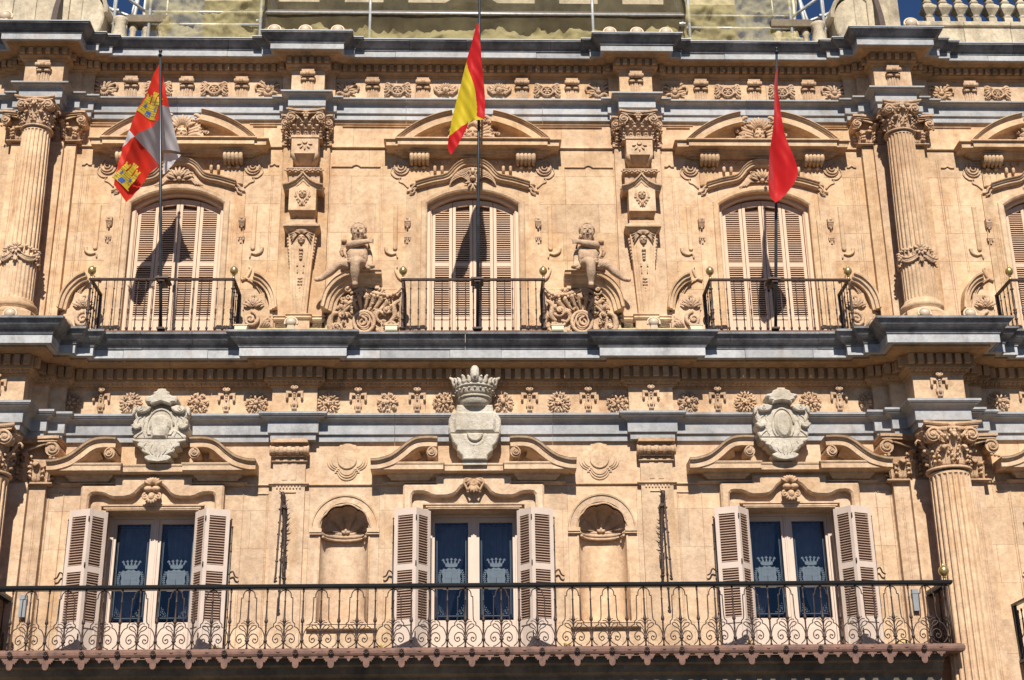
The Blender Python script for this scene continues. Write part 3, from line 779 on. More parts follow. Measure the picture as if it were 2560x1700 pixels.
    k = MB().box(cx-.185, cx+.185, 0, .21, 10.33, 10.40).taper((cx-.225, cx+.225, 0, .255, 10.29), (cx-.20, cx+.20, 0, .22, 10.345)); k.box(cx-.255, cx+.255, 0, .29, 10.265, 10.292); k.taper((cx-.19, cx+.19, 0, .215, 10.21), (cx-.25, cx+.25, 0, .285, 10.265))
    part('estipite_cap', k, 'sandstone', pil)
    k = MB(); face(k, cx, .20, 10.10, .07); petals(k, cx, .22, 10.16, 9, .02, .10, .013, .02, 25, 155)
    for q in (-1, 1):
        for i in range(4): k.tube([(cx+q*.03, .215, 10.17+.01*i), (cx+q*(.10), .225, 10.19-.025*i), (cx+q*(.17-.012*i), .205, 10.17-.045*i)], [.008,.012,.008], 5)
        for i in range(7): k.ell(cx+q*(.195-.006*i), .15, 10.12-.05*i, .02, .03, .026, 6, 4)
    for i, z in enumerate((9.97,9.91,9.86,9.82)): petals(k, cx, .19-.004*i, z, 3, .0, .045-.006*i, .012, .01, 230, 310)
    for i in range(6):
        z = 9.52-.045*i; k.ell(cx, .165-.006*i, z, .022-.002*i, .015, .02, 6, 4)
        if i < 3: k.ell(cx-.025, .165, z, .012, .01, .014, 5, 3); k.ell(cx+.025, .165, z, .012, .01, .014, 5, 3)
    for q in (-1, 1):
        k.box(cx+q*.045-.012, cx+q*.045+.012, .16, .188, 9.70, 9.74); k.box(cx+q*.04-.008, cx+q*.04+.008, .15, .185, 9.60, 9.66)
    part('bellflower_drop', k, 'carved', pil, kind='stuff')
    ln = MB()
    for q in (-1, 1):
        for e in (.03, .07):
            ln.add([(cx+q*(.105-e)-.003, .134, 9.05), (cx+q*(.105-e)+.003, .136, 9.05), (cx+q*(.185-e)+.003, .204, 10.2), (cx+q*(.185-e)-.003, .204, 10.2)], [(0,1,2,3)])
    part('fillet', ln, 'carved', pil)
    bb = MB().run([(cx-.33,-.05),(cx-.33,.05),(cx-.15,.05),(cx-.15,.12),(cx+.15,.12),(cx+.15,.05),(cx+.33,.05),(cx+.33,-.05)], [(-.1,8.5),(.0,8.5),(.0,8.90),(.02,8.92),(.035,8.94),(.02,8.955),(.012,8.97),(.03,8.985),(.03,9.0),(-.1,9.0)])
    part('pedestal', bb, 'sandstone', town)
    part('bare_footing', MB().box(cx-.55, cx+.55, -.04, .09, 8.5, 8.80), 'bare_stone', town)
    # ---- lower pilasters
    cx = s*2.44
    k = MB().box(cx-.215, cx+.215, -.05, .05, 3.4, 7.18)
    for q in (-1, 1): k.box(cx+q*.06-.035, cx+q*.06+.035, .05, .058, 6.66, 6.88)
    pl = part('lower_pilaster', k, 'sandstone', town)
    k = MB().box(cx-.235, cx+.235, .0, .085, 6.905, 6.93).box(cx-.245, cx+.245, 0, .21, 7.135, 7.183)
    for i in range(9):
        r = .052 if i % 2 else .062
        x0 = cx-.24+.48*i/9; k.tube([(x0,.13,7.04),(x0+.0533,.13,7.04)], r, 10); 
    k.box(cx-.22, cx+.22, 0, .12, 6.96, 7.14)
    for q in (-1, 1): k.lathe([(.07,0)],0,0,3) if False else k.tube([(cx+q*.238,.12,7.04),(cx+q*.258,.12,7.04)], .07, 12)
    part('roll_capital', k, 'carved', pl)
    k = MB().run([(cx-.23,-.05),(cx-.23,.05),(cx+.23,.05),(cx+.23,-.05)], [(-.1,6.575),(.01,6.575),(.015,6.59),(.035,6.60),(.035,6.615),(-.1,6.625)])
    for i in range(8): k.box(cx-.16+.043*i, cx-.14+.043*i, .05, .07, 6.545, 6.575)
    k.box(cx-.10, cx+.10, .05, .066, 6.485, 6.50)
    part('necking', k, 'sandstone', pl)
# ------------------------------------------------------------------ upper bays
def mirror2(f):
    for s in (-1, 1): f(s)
ped_arc = lambda a, b, n=16: [(1.513*math.cos(R(t)), 10.632+1.513*math.sin(R(t))) for t in [a+(b-a)*i/n for i in range(n+1)]]
A0 = math.degrees(math.acos(1.11/1.513)); A1 = math.degrees(math.acos(.30/1.513))
def upper_bay(cx, var, full=True):
    sx = lambda pts: [(cx+x, z) for x, z in pts]
    # lintel with the segmental arch
    rA = (.655**2+.22**2)/(2*.22); zc = 10.97-rA; aa = math.degrees(math.asin(.655/rA))
    arch = [(rA*math.sin(R(-aa+2*aa*i/14)), zc+rA*math.cos(R(-aa+2*aa*i/14))) for i in range(15)]
    part('arch_stone', MB().prism(sx([(-.654,11.199),(-.654,10.76)])+sx(arch[1:-1])+sx([(.654,10.76),(.654,11.199)]), -.5, -.0005), 'sandstone', town)
    jam = [(-.655,8.45)]+arch+[(.655,8.45)]
    fr = MB().sweep(sx(jam), [(-.002,-.16),(-.002,.012),(.02,.028),(.075,.028),(.085,.018),(.085,-.02),(.02,-.16)])
    part('window_surround', fr, 'sandstone', town)
    wf = MB().sweep(sx([(x*.965, z-.012 if z > 9 else z) for x, z in jam]), [(-.035,-.2),(-.035,-.10),(-.02,-.085),(.03,-.085),(.03,-.2)])
    wf.sweep(sx([(x*.91, z-.03 if z > 9 else z) for x, z in jam]), [(-.01,-.24),(-.01,-.125),(.03,-.125),(.03,-.24)])
    part('window_frame', wf, 'shutter_cream', town)
    # shutters, four leaves
    for k in range(4):
        x0, x1 = -.585+.2925*k+.003, -.585+.2925*(k+1)-.003
        zt = lambda x: zc+math.sqrt(max(0, rA**2-x*x))-.075
        D = -.155
        lf = MB(); st = .045
        lf.prism(sx([(x0,8.5),(x0+st,8.5),(x0+st,zt(x0+st)),(x0,zt(x0))]), D-.04, D, .004); lf.prism(sx([(x1-st,8.5),(x1,8.5),(x1,zt(x1)),(x1-st,zt(x1-st))]), D-.04, D, .004)
        xa, xb = x0+st, x1-st
        lf.prism(sx([(xa,zt(xa)-.085),(xb,zt(xb)-.085),(xb,zt(xb)),(xa,zt(xa))]), D-.038, D-.002)
        lf.box(cx+xa, cx+xb, D-.038, D-.002, 9.845, 9.905); lf.box(cx+xa, cx+xb, D-.038, D-.002, 8.5, 8.56); lf.box(cx+xa, cx+xb, D-.036, D-.012, 8.56, 9.07); lf.box(cx+xa, cx+xb, D-.038, D-.002, 9.03, 9.075)
        leafo = part('shutter_leaf', lf, 'shutter_cream', town)
        sl = MB(); bk = MB()
        for (a, b) in ((9.075, 9.845), (9.905, 10.72)):
            n = round((b-a)/.034)
            for i in range(n):
                z = a+(b-a)*(i+.5)/n
                sl.add([(cx+xa,D-.002,z-.009),(cx+xb,D-.002,z-.009),(cx+xb,D-.036,z-.001),(cx+xa,D-.036,z-.001),(cx+xa,D-.002,z+.001),(cx+xb,D-.002,z+.001),(cx+xb,D-.036,z+.009),(cx+xa,D-.036,z+.009)],
                       [(0,1,5,4),(4,5,6,7),(3,2,1,0),(2,3,7,6)])
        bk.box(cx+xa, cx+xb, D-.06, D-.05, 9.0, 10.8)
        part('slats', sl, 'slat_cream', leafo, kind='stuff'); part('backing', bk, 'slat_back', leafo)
        if k in (1, 2): part('latch', MB().box(cx+(x1-.01 if k == 1 else x0), cx+(x1 if k == 1 else x0+.012), D, D+.012, 9.45, 9.55), 'black_iron', leafo)
    # flat side frame with brackets
    for s in (-1, 1):
        fx = lambda a, b: (cx+s*a, cx+s*b) if s > 0 else (cx+s*b, cx+s*a)
        k = MB(); a, b = fx(.745, .955); k.box(a, b, -.02, .022, 8.5, 10.50)
        a, b = fx(.80, .955); k.box(a, b, -.02, .022, 10.50, 10.935)
        for q in (.775, .80, .86): a, b = fx(q, q+.008); k.box(a, b, .02, .030, 8.5, 10.44)
        part('jamb_strip', k, 'sandstone', town)
        k = MB(); a, b = fx(.885, .975); k.box(a, b, 0, .085, 10.44, 10.50); k.taper((a+.012, b-.012, 0, .05, 10.375), (a, b, 0, .082, 10.44)); xm = (a+b)/2
        k.ell(xm, .07, 10.485, .03, .03, .03, 7, 4); k.ell(xm, .045, 10.355, .018, .03, .022, 6, 4)
        part('gutta_bracket', k, 'carved', town)
        k = MB(); k.box(a, b, 0, .05, 10.20, 10.225)
        for i in range(3): k.box(a+.004+.031*i, a+.024+.031*i, 0, .045, 10.165, 10.20)
        k.box(xm-.014, xm+.014, 0, .04, 10.12, 10.165)
        part('gutta_row', k, 'carved', town)
        # rounded relief strip with a hook beside the frame
        xr = s*1.10
        k = MB().prism(sx([(xr-.032,10.72),(xr+.032,10.72)]+[(xr+.032*math.cos(R(t)), 10.05+.032*math.sin(R(t))) for t in (0,-45,-90,-135,-180)]), -.01, .028, .01)
        part('relief_strip', k, 'sandstone', town)
        hk = crom([(xr+s*.13,10.06),(xr+s*.115,9.99),(xr+s*.05,9.955),(xr-s*.02,9.97),(xr-s*.035,9.90)], 4)
        k = MB().tube(d3(sx(hk), .012), taperr(len(hk), .03, .012), 6)
        hk = crom([(xr-s*.035,9.76),(xr-s*.01,9.72),(xr-s*.06,9.60),(xr-s*.13,9.56)], 4); k2 = MB().tube(d3(sx(hk), .012), taperr(len(hk), .014, .03), 6)
        part('relief_hook', k, 'sandstone', town); part('relief_hook', k2, 'sandstone', town)
        # panel lines
        if not (cx == 8.36 and s > 0):
            k = MB(); x = s*1.31; k.box(cx+x-.004, cx+x+.004, -.01, .008, 9.7, 11.2); k.box(cx+x+.022, cx+x+.028, -.01, .006, 9.7, 11.2)
            part('panel_bead', k, 'carved', town)
        # spiral relief under the pediment
        vx = s*1.03
        k = MB(); sp = [(cx+vx+s*x_, z_) for x_, z_ in spiral(0, 11.33, .112, .02, 60, -2.1, 34)]
        k.prism([(cx+vx+.117*math.cos(2*PI*i/20), 11.33+.117*math.sin(2*PI*i/20)) for i in range(20)], -.01, .025); k.tube([(p[0], .028+.02*i/34, p[1]) for i, p in enumerate(sp)], taperr(len(sp), .016, .010), 6)
        for P, r0, r1 in (([(vx+s*.13,11.34),(vx+s*.15,11.25),(vx+s*.08,11.17),(vx,11.17)], .009, .013), ([(vx+s*.02,11.17),(vx+s*.03,11.11),(vx-s*.03,11.08),(vx-s*.10,11.01)], .007, .013)):
            c = crom(P, 5); k.tube(d3(sx(c), .008), taperr(len(c), r0, r1), 6)
        part('spiral_relief', k, 'carved', town)
        # ridged console
        a, b = fx(.625, .905); k = MB(); k.box(a+.01, b-.01, 0, .11, 11.37, 11.49); k.box(a-.012, b+.012, 0, .20, 11.487, 11.505)
        for i in range(5):
            x = a+(b-a)*(i+.5)/5
            k.tube([(x,.12,11.49),(x,.175,11.47),(x,.185,11.43),(x,.135,11.375),(x,.07,11.345)], [.026,.032,.032,.03,.022], 7)
        for i in range(2): k.ell(a+(b-a)*(.28+.44*i), .05, 11.315, .035, .035, .028, 7, 4)
        k.box(a, b, 0, .03, 11.05, 11.33); 
        for i in range(3): k.box(a+.02+.09*i, a+.085+.09*i, .03, .037, 11.06, 11.27)
        part('console_bracket', k, 'sandstone', town)
        for i in range(3):
            x = s*(.34+.103*i)
            if i: part('gutta_drop', MB().tube([(cx+x,.03,11.36),(cx+x,.045,11.33),(cx+x,.045,11.27),(cx+x,.03,11.245)], [.014,.024,.024,.014], 8), 'carved', town)
            part('bead_drop', MB().ell(cx+x, .02, 11.415, .022, .03, .022, 8, 5), 'carved', town)
        # broken segmental pediment halves
        arc = ped_arc(A0, A1) if s > 0 else [(-x, z) for x, z in ped_arc(A0, A1)]
        if s > 0: arc = arc[::-1]
        part('pediment_arc', MB().sweep(sx(arc), [(-.155,.0),(-.155,.25),(-.148,.268),(-.05,.268),(-.045,.285),(-.03,.29),(-.025,.31),(-.008,.32),(-.008,.33),(.0,.33),(.0,.0)]), 'sandstone', town)
        arc2 = [(x*.86, 10.632+(z-10.632)*.87) for x, z in arc]
        part('pediment_inner_arc', MB().sweep(sx(arc2[2:-2] if s < 0 else arc2[2:-2]), [(-.05,.0),(-.05,.05),(-.02,.07),(.02,.08),(.05,.10),(.05,0)]), 'sandstone', town)
    part('pediment_cornice', MB().run([(cx-.98,-.05),(cx-.98,0),(cx-.815,0),(cx-.815,.03),(cx+.815,.03),(cx+.815,0),(cx+.98,0),(cx+.98,-.05)],
         [(-.05,11.475),(.04,11.475),(.05,11.495),(.09,11.50),(.105,11.525),(.14,11.53),(.15,11.55),(.235,11.556),(.262,11.56),(.262,11.628),(.272,11.63),(.278,11.642),(.298,11.645),(.298,11.662),(-.05,11.67)]), 'sandstone', town)
    part('pediment_tympanum', MB().prism(sx([(-1.0,11.66)]+[(x*.93, 10.632+(z-10.632)*.95) for x, z in ped_arc(180-A0, A0, 20)]+[(1.0,11.66)]), -.02, .012), 'sandstone', town)
    hm = crom([(-.90,10.96),(-.86,11.045),(-.824,11.062),(-.6,11.135),(-.40,11.182),(-.33,11.24),(-.27,11.32),(-.19,11.388),(-.1,11.427),(0,11.438),(.1,11.427),(.19,11.388),(.27,11.32),(.33,11.24),(.40,11.182),(.6,11.135),(.824,11.062),(.86,11.045),(.90,10.96)], 4)
    part('hood_mould', MB().sweep(sx(hm[8:-8]), [(-.09,0),(-.09,.045),(-.07,.075),(-.04,.08),(-.035,.10),(-.012,.11),(-.01,.125),(0,.13),(0,0)]), 'sandstone', town)
    for s in (-1, 1):
        k = MB()
        for o, r in ((0,.015),(.036,.013)):
            c = crom([(s*(.80-o),11.05-o*.8),(s*(.865-o),11.0-o),(s*(.885-o),10.95-o),(s*(.95-o*1.2),10.93-o)], 5); k.tube(d3(sx(c), .045), taperr(len(c), r*1.2, r*.8), 6)
        part('hood_stop', k, 'carved', town)
    # shell in the hood
    k = MB()
    if var == 0:
        for s in (-1, 1):
            for i in range(9):
                a = 2+i*9.5; c = [(s*.03, 11.07), (s*.17*math.cos(R(a+24)), 11.09+.17*math.sin(R(a+24))), (s*.29*math.cos(R(a+8)), 11.06+.25*math.sin(R(a+8))), (s*.34*math.cos(R(a)), 11.01+.27*math.sin(R(a)))]
                c = crom(c, 4); k.tube([(cx+p[0], .03+.03*math.sin(PI*j/len(c)), p[1]) for j, p in enumerate(c)], bulge(len(c), .0105, .5), 6)
        k.ell(cx, .06, 11.14, .05, .05, .035, 9, 5); curls(k, cx, .05, 11.24, 6, .06, .03, .01); k.ell(cx, .06, 11.25, .035, .04, .05, 8, 5); petals(k, cx, .03, 11.1, 5, .03, .13, .014, .02, 200, 340)
    else:
        petals(k, cx, .03, 11.11, 9, .04, .20, .017, .04, 15, 165, .02, 6); petals(k, cx, .05, 11.13, 5, .02, .12, .016, .03, 40, 140)
        k.ell(cx, .05, 11.12, .035, .04, .035, 8, 5)
        for s in (-1, 1):
            for i in range(4):
                c = crom([(s*.04,11.10),(s*(.12+.03*i),11.13-.02*i+.03),(s*(.20+.035*i),11.08-.015*i),(s*(.24+.035*i),11.03-.004*i)], 4); k.tube([(cx+p[0], .04, p[1]) for p in c], bulge(len(c), .016, .5), 6)
            curls(k, cx+s*.13, .05, 11.2, 3, .05, .028, .01)
    part('shell_crest', k, 'carved', town)
    # head and foliage in the pediment
    k = MB(); face(k, cx, .09, 11.72, .085 if var else .10)
    for s in (-1, 1):
        for i in range(5):
            c = crom([(cx+s*.08,11.68+.04*i),(cx+s*(.17+.01*i),11.70+.05*i),(cx+s*(.24-.02*i),11.66+.075*i),(cx+s*(.20-.02*i),11.62+.085*i)], 4); k.tube([(p[0], .13-.01*i, p[1]) for p in c], bulge(len(c), .024, .4), 6)
        c = crom([(cx+s*.10,11.64),(cx+s*.22,11.67),(cx+s*.32,11.62),(cx+s*.38,11.615)], 4); k.tube(d3(c, .11), taperr(len(c), .035, .012), 6)
        curls(k, cx+s*.24, .12, 11.72, 3, .05, .04, .013); curls(k, cx+s*.15, .12, 11.87, 2, .04, .035, .012)
    petals(k, cx, .10, 11.78, 9, .05, .17 if var else .12, .018, .03, 25, 155, .02, 6)
    k.v = [(cx+(x-cx)*1.25, d*1.15, 11.66+(z-11.60)*1.30) for x, d, z in k.v]
    part('carved_head', k, 'carved', town)
for c, v in zip(BAYS, (1, 0, 1, 1)): upper_bay(c, v)
# string courses and wall panels between the bays
def segs(z0, z1, d, spans, name='string_course', mat='sandstone', prof=None):
    for a, b in spans:
        k = MB().prism([(a, z0), (b, z0), (b, z1), (a, z1)], -.02, d, min(.008, (z1-z0)*.3)); part(name, k, mat, town)
for s in (-1, 1):
    def sp(a, b): return (a, b) if s > 0 else (-b, -a)
    segs(11.645, 11.675, .035, [sp(1.0, 2.07), sp(2.73, 3.2), sp(5.2, 5.70)])
    segs(12.04, 12.052, .02, [sp(.85, 2.05), sp(2.75, 3.25), sp(5.1, 5.6)]); segs(12.0, 12.012, .025, [sp(.95, 1.9), sp(2.85, 3.2), sp(5.15, 5.55)])
    segs(11.335, 11.355, .022, [sp(1.33, 1.62), sp(1.74, 2.04)]); 
    k = MB().tube([(s*1.62,.01,11.345),(s*1.65,.01,11.37),(s*1.68,.01,11.378),(s*1.71,.01,11.37),(s*1.74,.01,11.345)], .012, 6); part('panel_peak', k, 'carved', town)
    for x in (2.86, 5.54):
        k = MB().tube([(s*x-.07,.01,11.36),(s*x-.035,.01,11.362),(s*x,.01,11.39),(s*x+.035,.01,11.362),(s*x+.07,.01,11.36)], .014, 6); part('panel_peak', k, 'carved', town)
    segs(9.0, 11.33, .008, [sp(2.04, 2.048), sp(1.33, 1.336)], 'panel_bead', 'carved')
    segs(9.4, 11.33, .008, [sp(5.60, 5.607), sp(5.575, 5.58)], 'panel_bead', 'carved')
segs(11.645, 11.675, .035, [(6.6, 7.3)]); segs(12.03, 12.045, .02, [(6.75, 7.4)])
for x in (6.80, 6.83): segs(9.0, 11.5, .008, [(x, x+.007)], 'panel_bead', 'carved')
k = MB().tube([(6.86,.01,11.36),(6.92,.01,11.362),(6.96,.01,11.39),(7.0,.01,11.362),(7.06,.01,11.36)], .014, 6); part('panel_peak', k, 'carved', town)
# curved scroll frames beside the outer balconies
def scroll_frame(cx, s, d=.13):
    pth = crom([(1.17,9.625),(1.28,9.57),(1.40,9.44),(1.47,9.28),(1.50,9.09)], 5); pth = [(cx+s*x, z) for x, z in pth]
    if s < 0: pth = pth[::-1]
    k = MB().sweep(pth, [(-.11,0),(-.11,d-.04),(-.075,d-.03),(-.07,d),(-.03,d+.01),(-.025,d+.04),(0,d+.045),(0,0)])
    fr = part('scroll_frame', k, 'sandstone', town)
    k = MB()
    for o in (.16, .185): 
        c = [(x-s*o, z-.03) for x, z in pth]; k.tube(d3(c, .03), .008, 5)
    k.prism([(cx+s*x, z) for x, z in [(1.02,9.30),(1.10,9.33),(1.22,9.33),(1.30,9.36),(1.33,9.2),(1.36,9.12),(1.46,9.06),(1.52,8.9),(1.53,8.7),(1.40,8.62),(1.05,8.62)]], -.01, .045, .01)
    part('scroll_panel', k, 'sandstone', fr)
    k = MB()
    curls(k, cx+s*1.16, .06, 9.22, 4, .06, .045, .014); petals(k, cx+s*1.16, .05, 9.12, 7, .02, .16, .018, .04, 20, 160)
    sp_ = spiral(cx+s*1.14, 8.93, .125, .025, 90, -1.7*s, 26); k.tube([(p[0], .07+.05*i/26, p[1]) for i, p in enumerate(sp_)], taperr(len(sp_), .03, .018), 7)
    for i in range(5):
        a = 40+i*18 if s > 0 else 140-i*18
        k.tube([(cx+s*1.27+.03*i*s, .06, 8.82), (cx+s*1.33+.025*i*s, .085, 8.92-.02*i), (cx+s*(1.40+.01*i), .05, 9.0-.06*i)], [.014,.026,.012], 6)
    c = crom([(cx+s*1.02,8.80),(cx+s*1.2,8.70),(cx+s*1.38,8.74),(cx+s*1.43,8.90),(cx+s*1.36,8.97)], 5); k.tube(d3(c, .06), bulge(len(c), .03, .5), 6)
    part('scroll_carving', k, 'carved', fr)
for c, ss in ((-4.2, (-1, 1)), (4.2, (-1, 1)), (8.36, (-1,))):
    for s in ss: scroll_frame(c, s)
# putto pedestals: curved half pediments with rocaille cartouches beside the central balcony
def rocaille(s):
    pth = crom([(1.27,9.578),(1.45,9.58),(1.62,9.58),(1.78,9.545),(1.93,9.44),(2.04,9.27),(2.09,9.05)], 5)
    P = [(s*x, z) for x, z in pth]
    if s < 0: P = P[::-1]
    fr = part('scroll_frame', MB().sweep(P, [(-.185,0),(-.185,.11),(-.15,.13),(-.14,.17),(-.10,.19),(-.095,.22),(-.05,.24),(-.045,.29),(-.01,.30),(0,.32),(0,0)]), 'sandstone', town)
    k = MB()
    for o in (.21, .235, .26):
        c = [(x-o*.75 if x > 1.7 else x, z-o*(.55 if x > 1.7 else 1)) for x, z in pth[8:]]; k.tube(d3([(s*x, z) for x, z in c], .06), .009, 5)
    k.prism([(s*x, z) for x, z in [(.98,9.42),(1.12,9.36),(1.3,9.42),(1.55,9.42),(1.78,9.30),(1.9,9.12),(1.96,9.0),(2.05,8.92),(2.08,8.6),(.98,8.6)]], -.01, .05, .01)
    k.box(min(s*1.30,s*1.36), max(s*1.30,s*1.36), 0, .18, 9.36, 9.40)
    part('scroll_panel', k, 'sandstone', fr)
    k = MB()
    ring = lambda x, z, rx, rz, n=20: [(s*x+rx*math.cos(2*PI*i/n), z+rz*math.sin(2*PI*i/n)) for i in range(n)]
    k.prism(ring(1.50,8.875,.15,.165), .0, .13, .03); k.tube(d3(ring(1.50,8.875,.14,.155), .14), .026, 7, close=True); k.tube([(p[0]-s*.01, .17-.1*(p[0]-s*1.5)*s, p[1]) for p in ring(1.512,8.885,.088,.105)], .015, 7, close=True)
    c = crom([(1.53,8.95),(1.47,8.91),(1.49,8.84),(1.545,8.83),(1.555,8.88),(1.52,8.91)], 5); k.tube([(s*p[0], .15, p[1]) for p in c], taperr(len(c), .018, .012), 6)
    # concave fan of flutes above the ring
    for i in range(9):
        a = 150-i*15; x0, z0 = 1.50+.19*math.cos(R(a)), 8.88+.19*math.sin(R(a)); x1, z1 = 1.47+.40*math.cos(R(a)), 8.93+.33*math.sin(R(a))
        k.tube([(s*x0,.07,z0),(s*(x0+x1)/2,.075,(z0+z1)/2),(s*x1,.14,z1),(s*(x1+.01),.17,z1+.02)], [.014,.026,.036,.02], 7)
    for x, z, r, t in ((1.30,9.35,.075,1.5),(1.56,9.30,.085,-1.5),(1.74,9.37,.085,1.5),(1.20,9.05,.09,1.4),(1.80,8.98,.07,-1.4),(1.12,8.82,.09,1.4),(1.88,8.80,.08,-1.3)):
        sp_ = spiral(s*x, z, r, r*.2, 200 if t > 0 else -20, t*s, 20); k.tube([(p[0], .10+.06*i/20, p[1]) for i, p in enumerate(sp_)], taperr(len(sp_), r*.27, r*.2), 6); k.ell(s*x, .15, z, r*.28, .03, r*.28, 7, 4)
    for P_, r in (([(1.0,9.40),(1.1,9.30),(1.25,9.28),(1.40,9.33),(1.55,9.38),(1.70,9.30)], .035), ([(1.02,9.20),(1.10,9.12),(1.08,8.98),(1.15,8.90)], .04), ([(1.72,8.66),(1.88,8.68),(1.97,8.82),(1.95,8.98),(1.86,9.02)], .045), ([(1.66,8.72),(1.80,8.74),(1.85,8.88),(1.80,9.02),(1.70,9.12)], .03),
                   ([(1.60,9.22),(1.74,9.14),(1.82,9.02)], .03), ([(1.02,8.70),(1.15,8.66),(1.28,8.70),(1.32,8.80)], .035), ([(.98,9.32),(1.0,9.1),(1.0,8.9),(1.02,8.75)], .022), ([(1.20,8.98),(1.30,9.04),(1.34,8.96),(1.28,8.88)], .03)):
        c = crom(P_, 5); k.tube([(s*p[0], .10+.03*math.sin(7*p[1]), p[1]) for p in c], bulge(len(c), r, .4), 7)
    for i in range(11):
        k.ell(s*(1.05+.045*i), .17-.002*i, 9.26+.02*math.sin(i*1.7), .022, .025, .024, 7, 4)
    rr = random.Random(4)
    for i in range(85):
        x, z = rr.uniform(1.0, 2.0), rr.uniform(8.64, 9.36)
        if (x-1.5)**2+(z-8.875)**2 < .035 or z > 9.42-(max(0, x-1.6))*.9: continue
        a_ = rr.uniform(0, 200); petals(k, s*x, .07, z, 4, .0, rr.uniform(.035,.07), .010, .03, a_, a_+rr.uniform(70,150), .03, 4)
    part('rocaille_cartouche', k, 'carved', fr)
for s in (-1, 1): rocaille(s)
# ------------------------------------------------------------------ lower bays
SLAT = {}
def slat_mesh(w):
    if w not in SLAT:
        k = MB(); k.add([(-w/2,.002,-.010),(w/2,.002,-.010),(w/2,-.032,.0),(-w/2,-.032,.0),(-w/2,.002,-.002),(w/2,.002,-.002),(w/2,-.032,.008),(-w/2,-.032,.008)], [(0,1,5,4),(4,5,6,7),(3,2,1,0),(2,3,7,6),(0,4,7,3),(1,2,6,5)])
        SLAT[w] = mesh('slat', k, 'slat_pale')
    return SLAT[w]
def shutter_leaf(p0, p1, single):   # plan points (x,d): p0 left, p1 right as seen from the plaza
    x0, d0 = p0; x1, d1 = p1; W = math.hypot(x1-x0, d1-d0); ang = math.atan2(d1-d0, x1-x0)
    st = .05; k = MB(); z0, z1 = 4.18, 6.235
    k.box(0, st, -.036, 0, z0, z1); k.box(W-st, W, -.036, 0, z0, z1)
    for a, b in ((z1-.09, z1), (5.42, 5.50), (4.72, 4.79), (z0, z0+.06)): k.box(st, W-st, -.034, -.002, a, b)
    k.box(st, W-st, -.03, -.014, z0+.06, 4.72)
    def rot(mb):
        c, s_ = math.cos(ang), math.sin(ang); o = MB(); o.f = mb.f; o.sm = mb.sm
        o.v = [(x0+x*c-d*s_, d0+x*s_+d*c, z) for x, d, z in mb.v]; return o
    lo = part('shutter_leaf', rot(k), 'shutter_pale', town)
    part('backing', rot(MB().box(st, W-st, -.05, -.042, 4.75, 6.2)), 'slat_back_bounce', lo)
    sl = MB()
    for a, b in ((4.79, 5.42), (5.50, z1-.09)):
        n = round((b-a)/.0335)
        for i in range(n):
            z = a+(b-a)*(i+.5)/n
            if single:
                c, s_ = math.cos(ang), math.sin(ang); mx_ = W/2
                o = inst('slat', slat_mesh(round(W-2*st, 3)), lo, (x0+mx_*c+.004*s_, d0+mx_*s_-.004*c, z)); o.rotation_euler = (0, 0, -ang)
            else:
                w2 = W-2*st; k2 = MB(); sl.add([(st,-.002,z-.010),(W-st,-.002,z-.010),(W-st,-.036,z),(st,-.036,z),(st,-.002,z-.002),(W-st,-.002,z-.002),(W-st,-.036,z+.008),(st,-.036,z+.008)], [(0,1,5,4),(4,5,6,7),(3,2,1,0),(2,3,7,6)])
    if sl.v: part('slats', rot(sl), 'slat_pale', lo, kind='stuff')
    return lo
def crest(cx, d, z0, parent):
    k = MB(); w_, h = .135, .28
    k.prism([(cx+x*w_, z0+z*h) for x, z in [(-.78,0),(.78,0),(.88,.12),(.98,.2),(.86,.34),(.92,.5),(.84,.62),(.94,.82),(.80,1.0),(.5,.96),(.25,1.04),(0,.99),(-.25,1.04),(-.5,.96),(-.80,1.0),(-.94,.82),(-.84,.62),(-.92,.5),(-.86,.34),(-.98,.2),(-.88,.12)]], d, d+.0015)
    part('etched_shield', k, 'etched', parent)
    k = MB(); zc = z0+h*1.10; cw = w_*.72
    cz = zc-.005
    k.prism([(cx+x*cw, cz+z*.13) for x, z in [(-.78,.02),(-.4,-.04),(0,-.06),(.4,-.04),(.78,.02),(.90,.40),(.45,.34),(0,.32),(-.45,.34),(-.90,.40)]], d, d+.0015)
    for i in range(5):
        t = (i-2)/2; x = cx+t*cw*1.12; z = cz+.088+.012*(1-abs(t)); sx_ = cx+t*cw*.86
        k.prism([(sx_-.014, cz+.044), (sx_+.014, cz+.044), (x+.004, z), (x-.004, z)], d, d+.0015)
        for ox, oz in ((0,.012),(-.011,0),(.011,0)): k.prism([(x+ox+.0085*math.cos(R(45*j)), z+oz+.0085*math.sin(R(45*j))) for j in range(8)], d, d+.0012+.0002*(ox != 0))
    part('etched_crown', k, 'etched', parent)
    k = MB()
    for s in (-1, 1):
        for i in range(8):
            z = z0+.04+.028*i; x = cx+s*(w_*(.98+.16*math.sin(i/7*PI)))
            k.prism([(x, z), (x+s*.028, z+.022), (x+s*.01, z+.03)], d, d+.0012); k.prism([(x, z), (x-s*.018, z+.024), (x, z+.03)], d, d+.0012)
    part('etched_wreath', k, 'etched', parent, kind='stuff')
    k = MB(); a, b, e, f = cx-w_*.62, cx+w_*.62, z0+.05, z0+h*.9
    for q in ((a,b,e,e+.006),(a,b,f-.006,f),(a,a+.006,e,f),(b-.006,b,e,f),(a,b,(e+f)/2,(e+f)/2+.005),(cx-.002,cx+.003,e,f)): k.box(q[0], q[1], d+.0015, d+.0025, q[2], q[3])
    for i in range(4): k.box(a+.02+.02*i, a+.03+.02*i, d+.0015, d+.0025, e+.02, e+.10)
    for i in range(3): k.box(b-.07+.02*i, b-.06+.02*i, d+.0015, d+.0025, e+.15, e+.19)
    part('etched_lines', k, 'etched_dark', parent, kind='stuff')
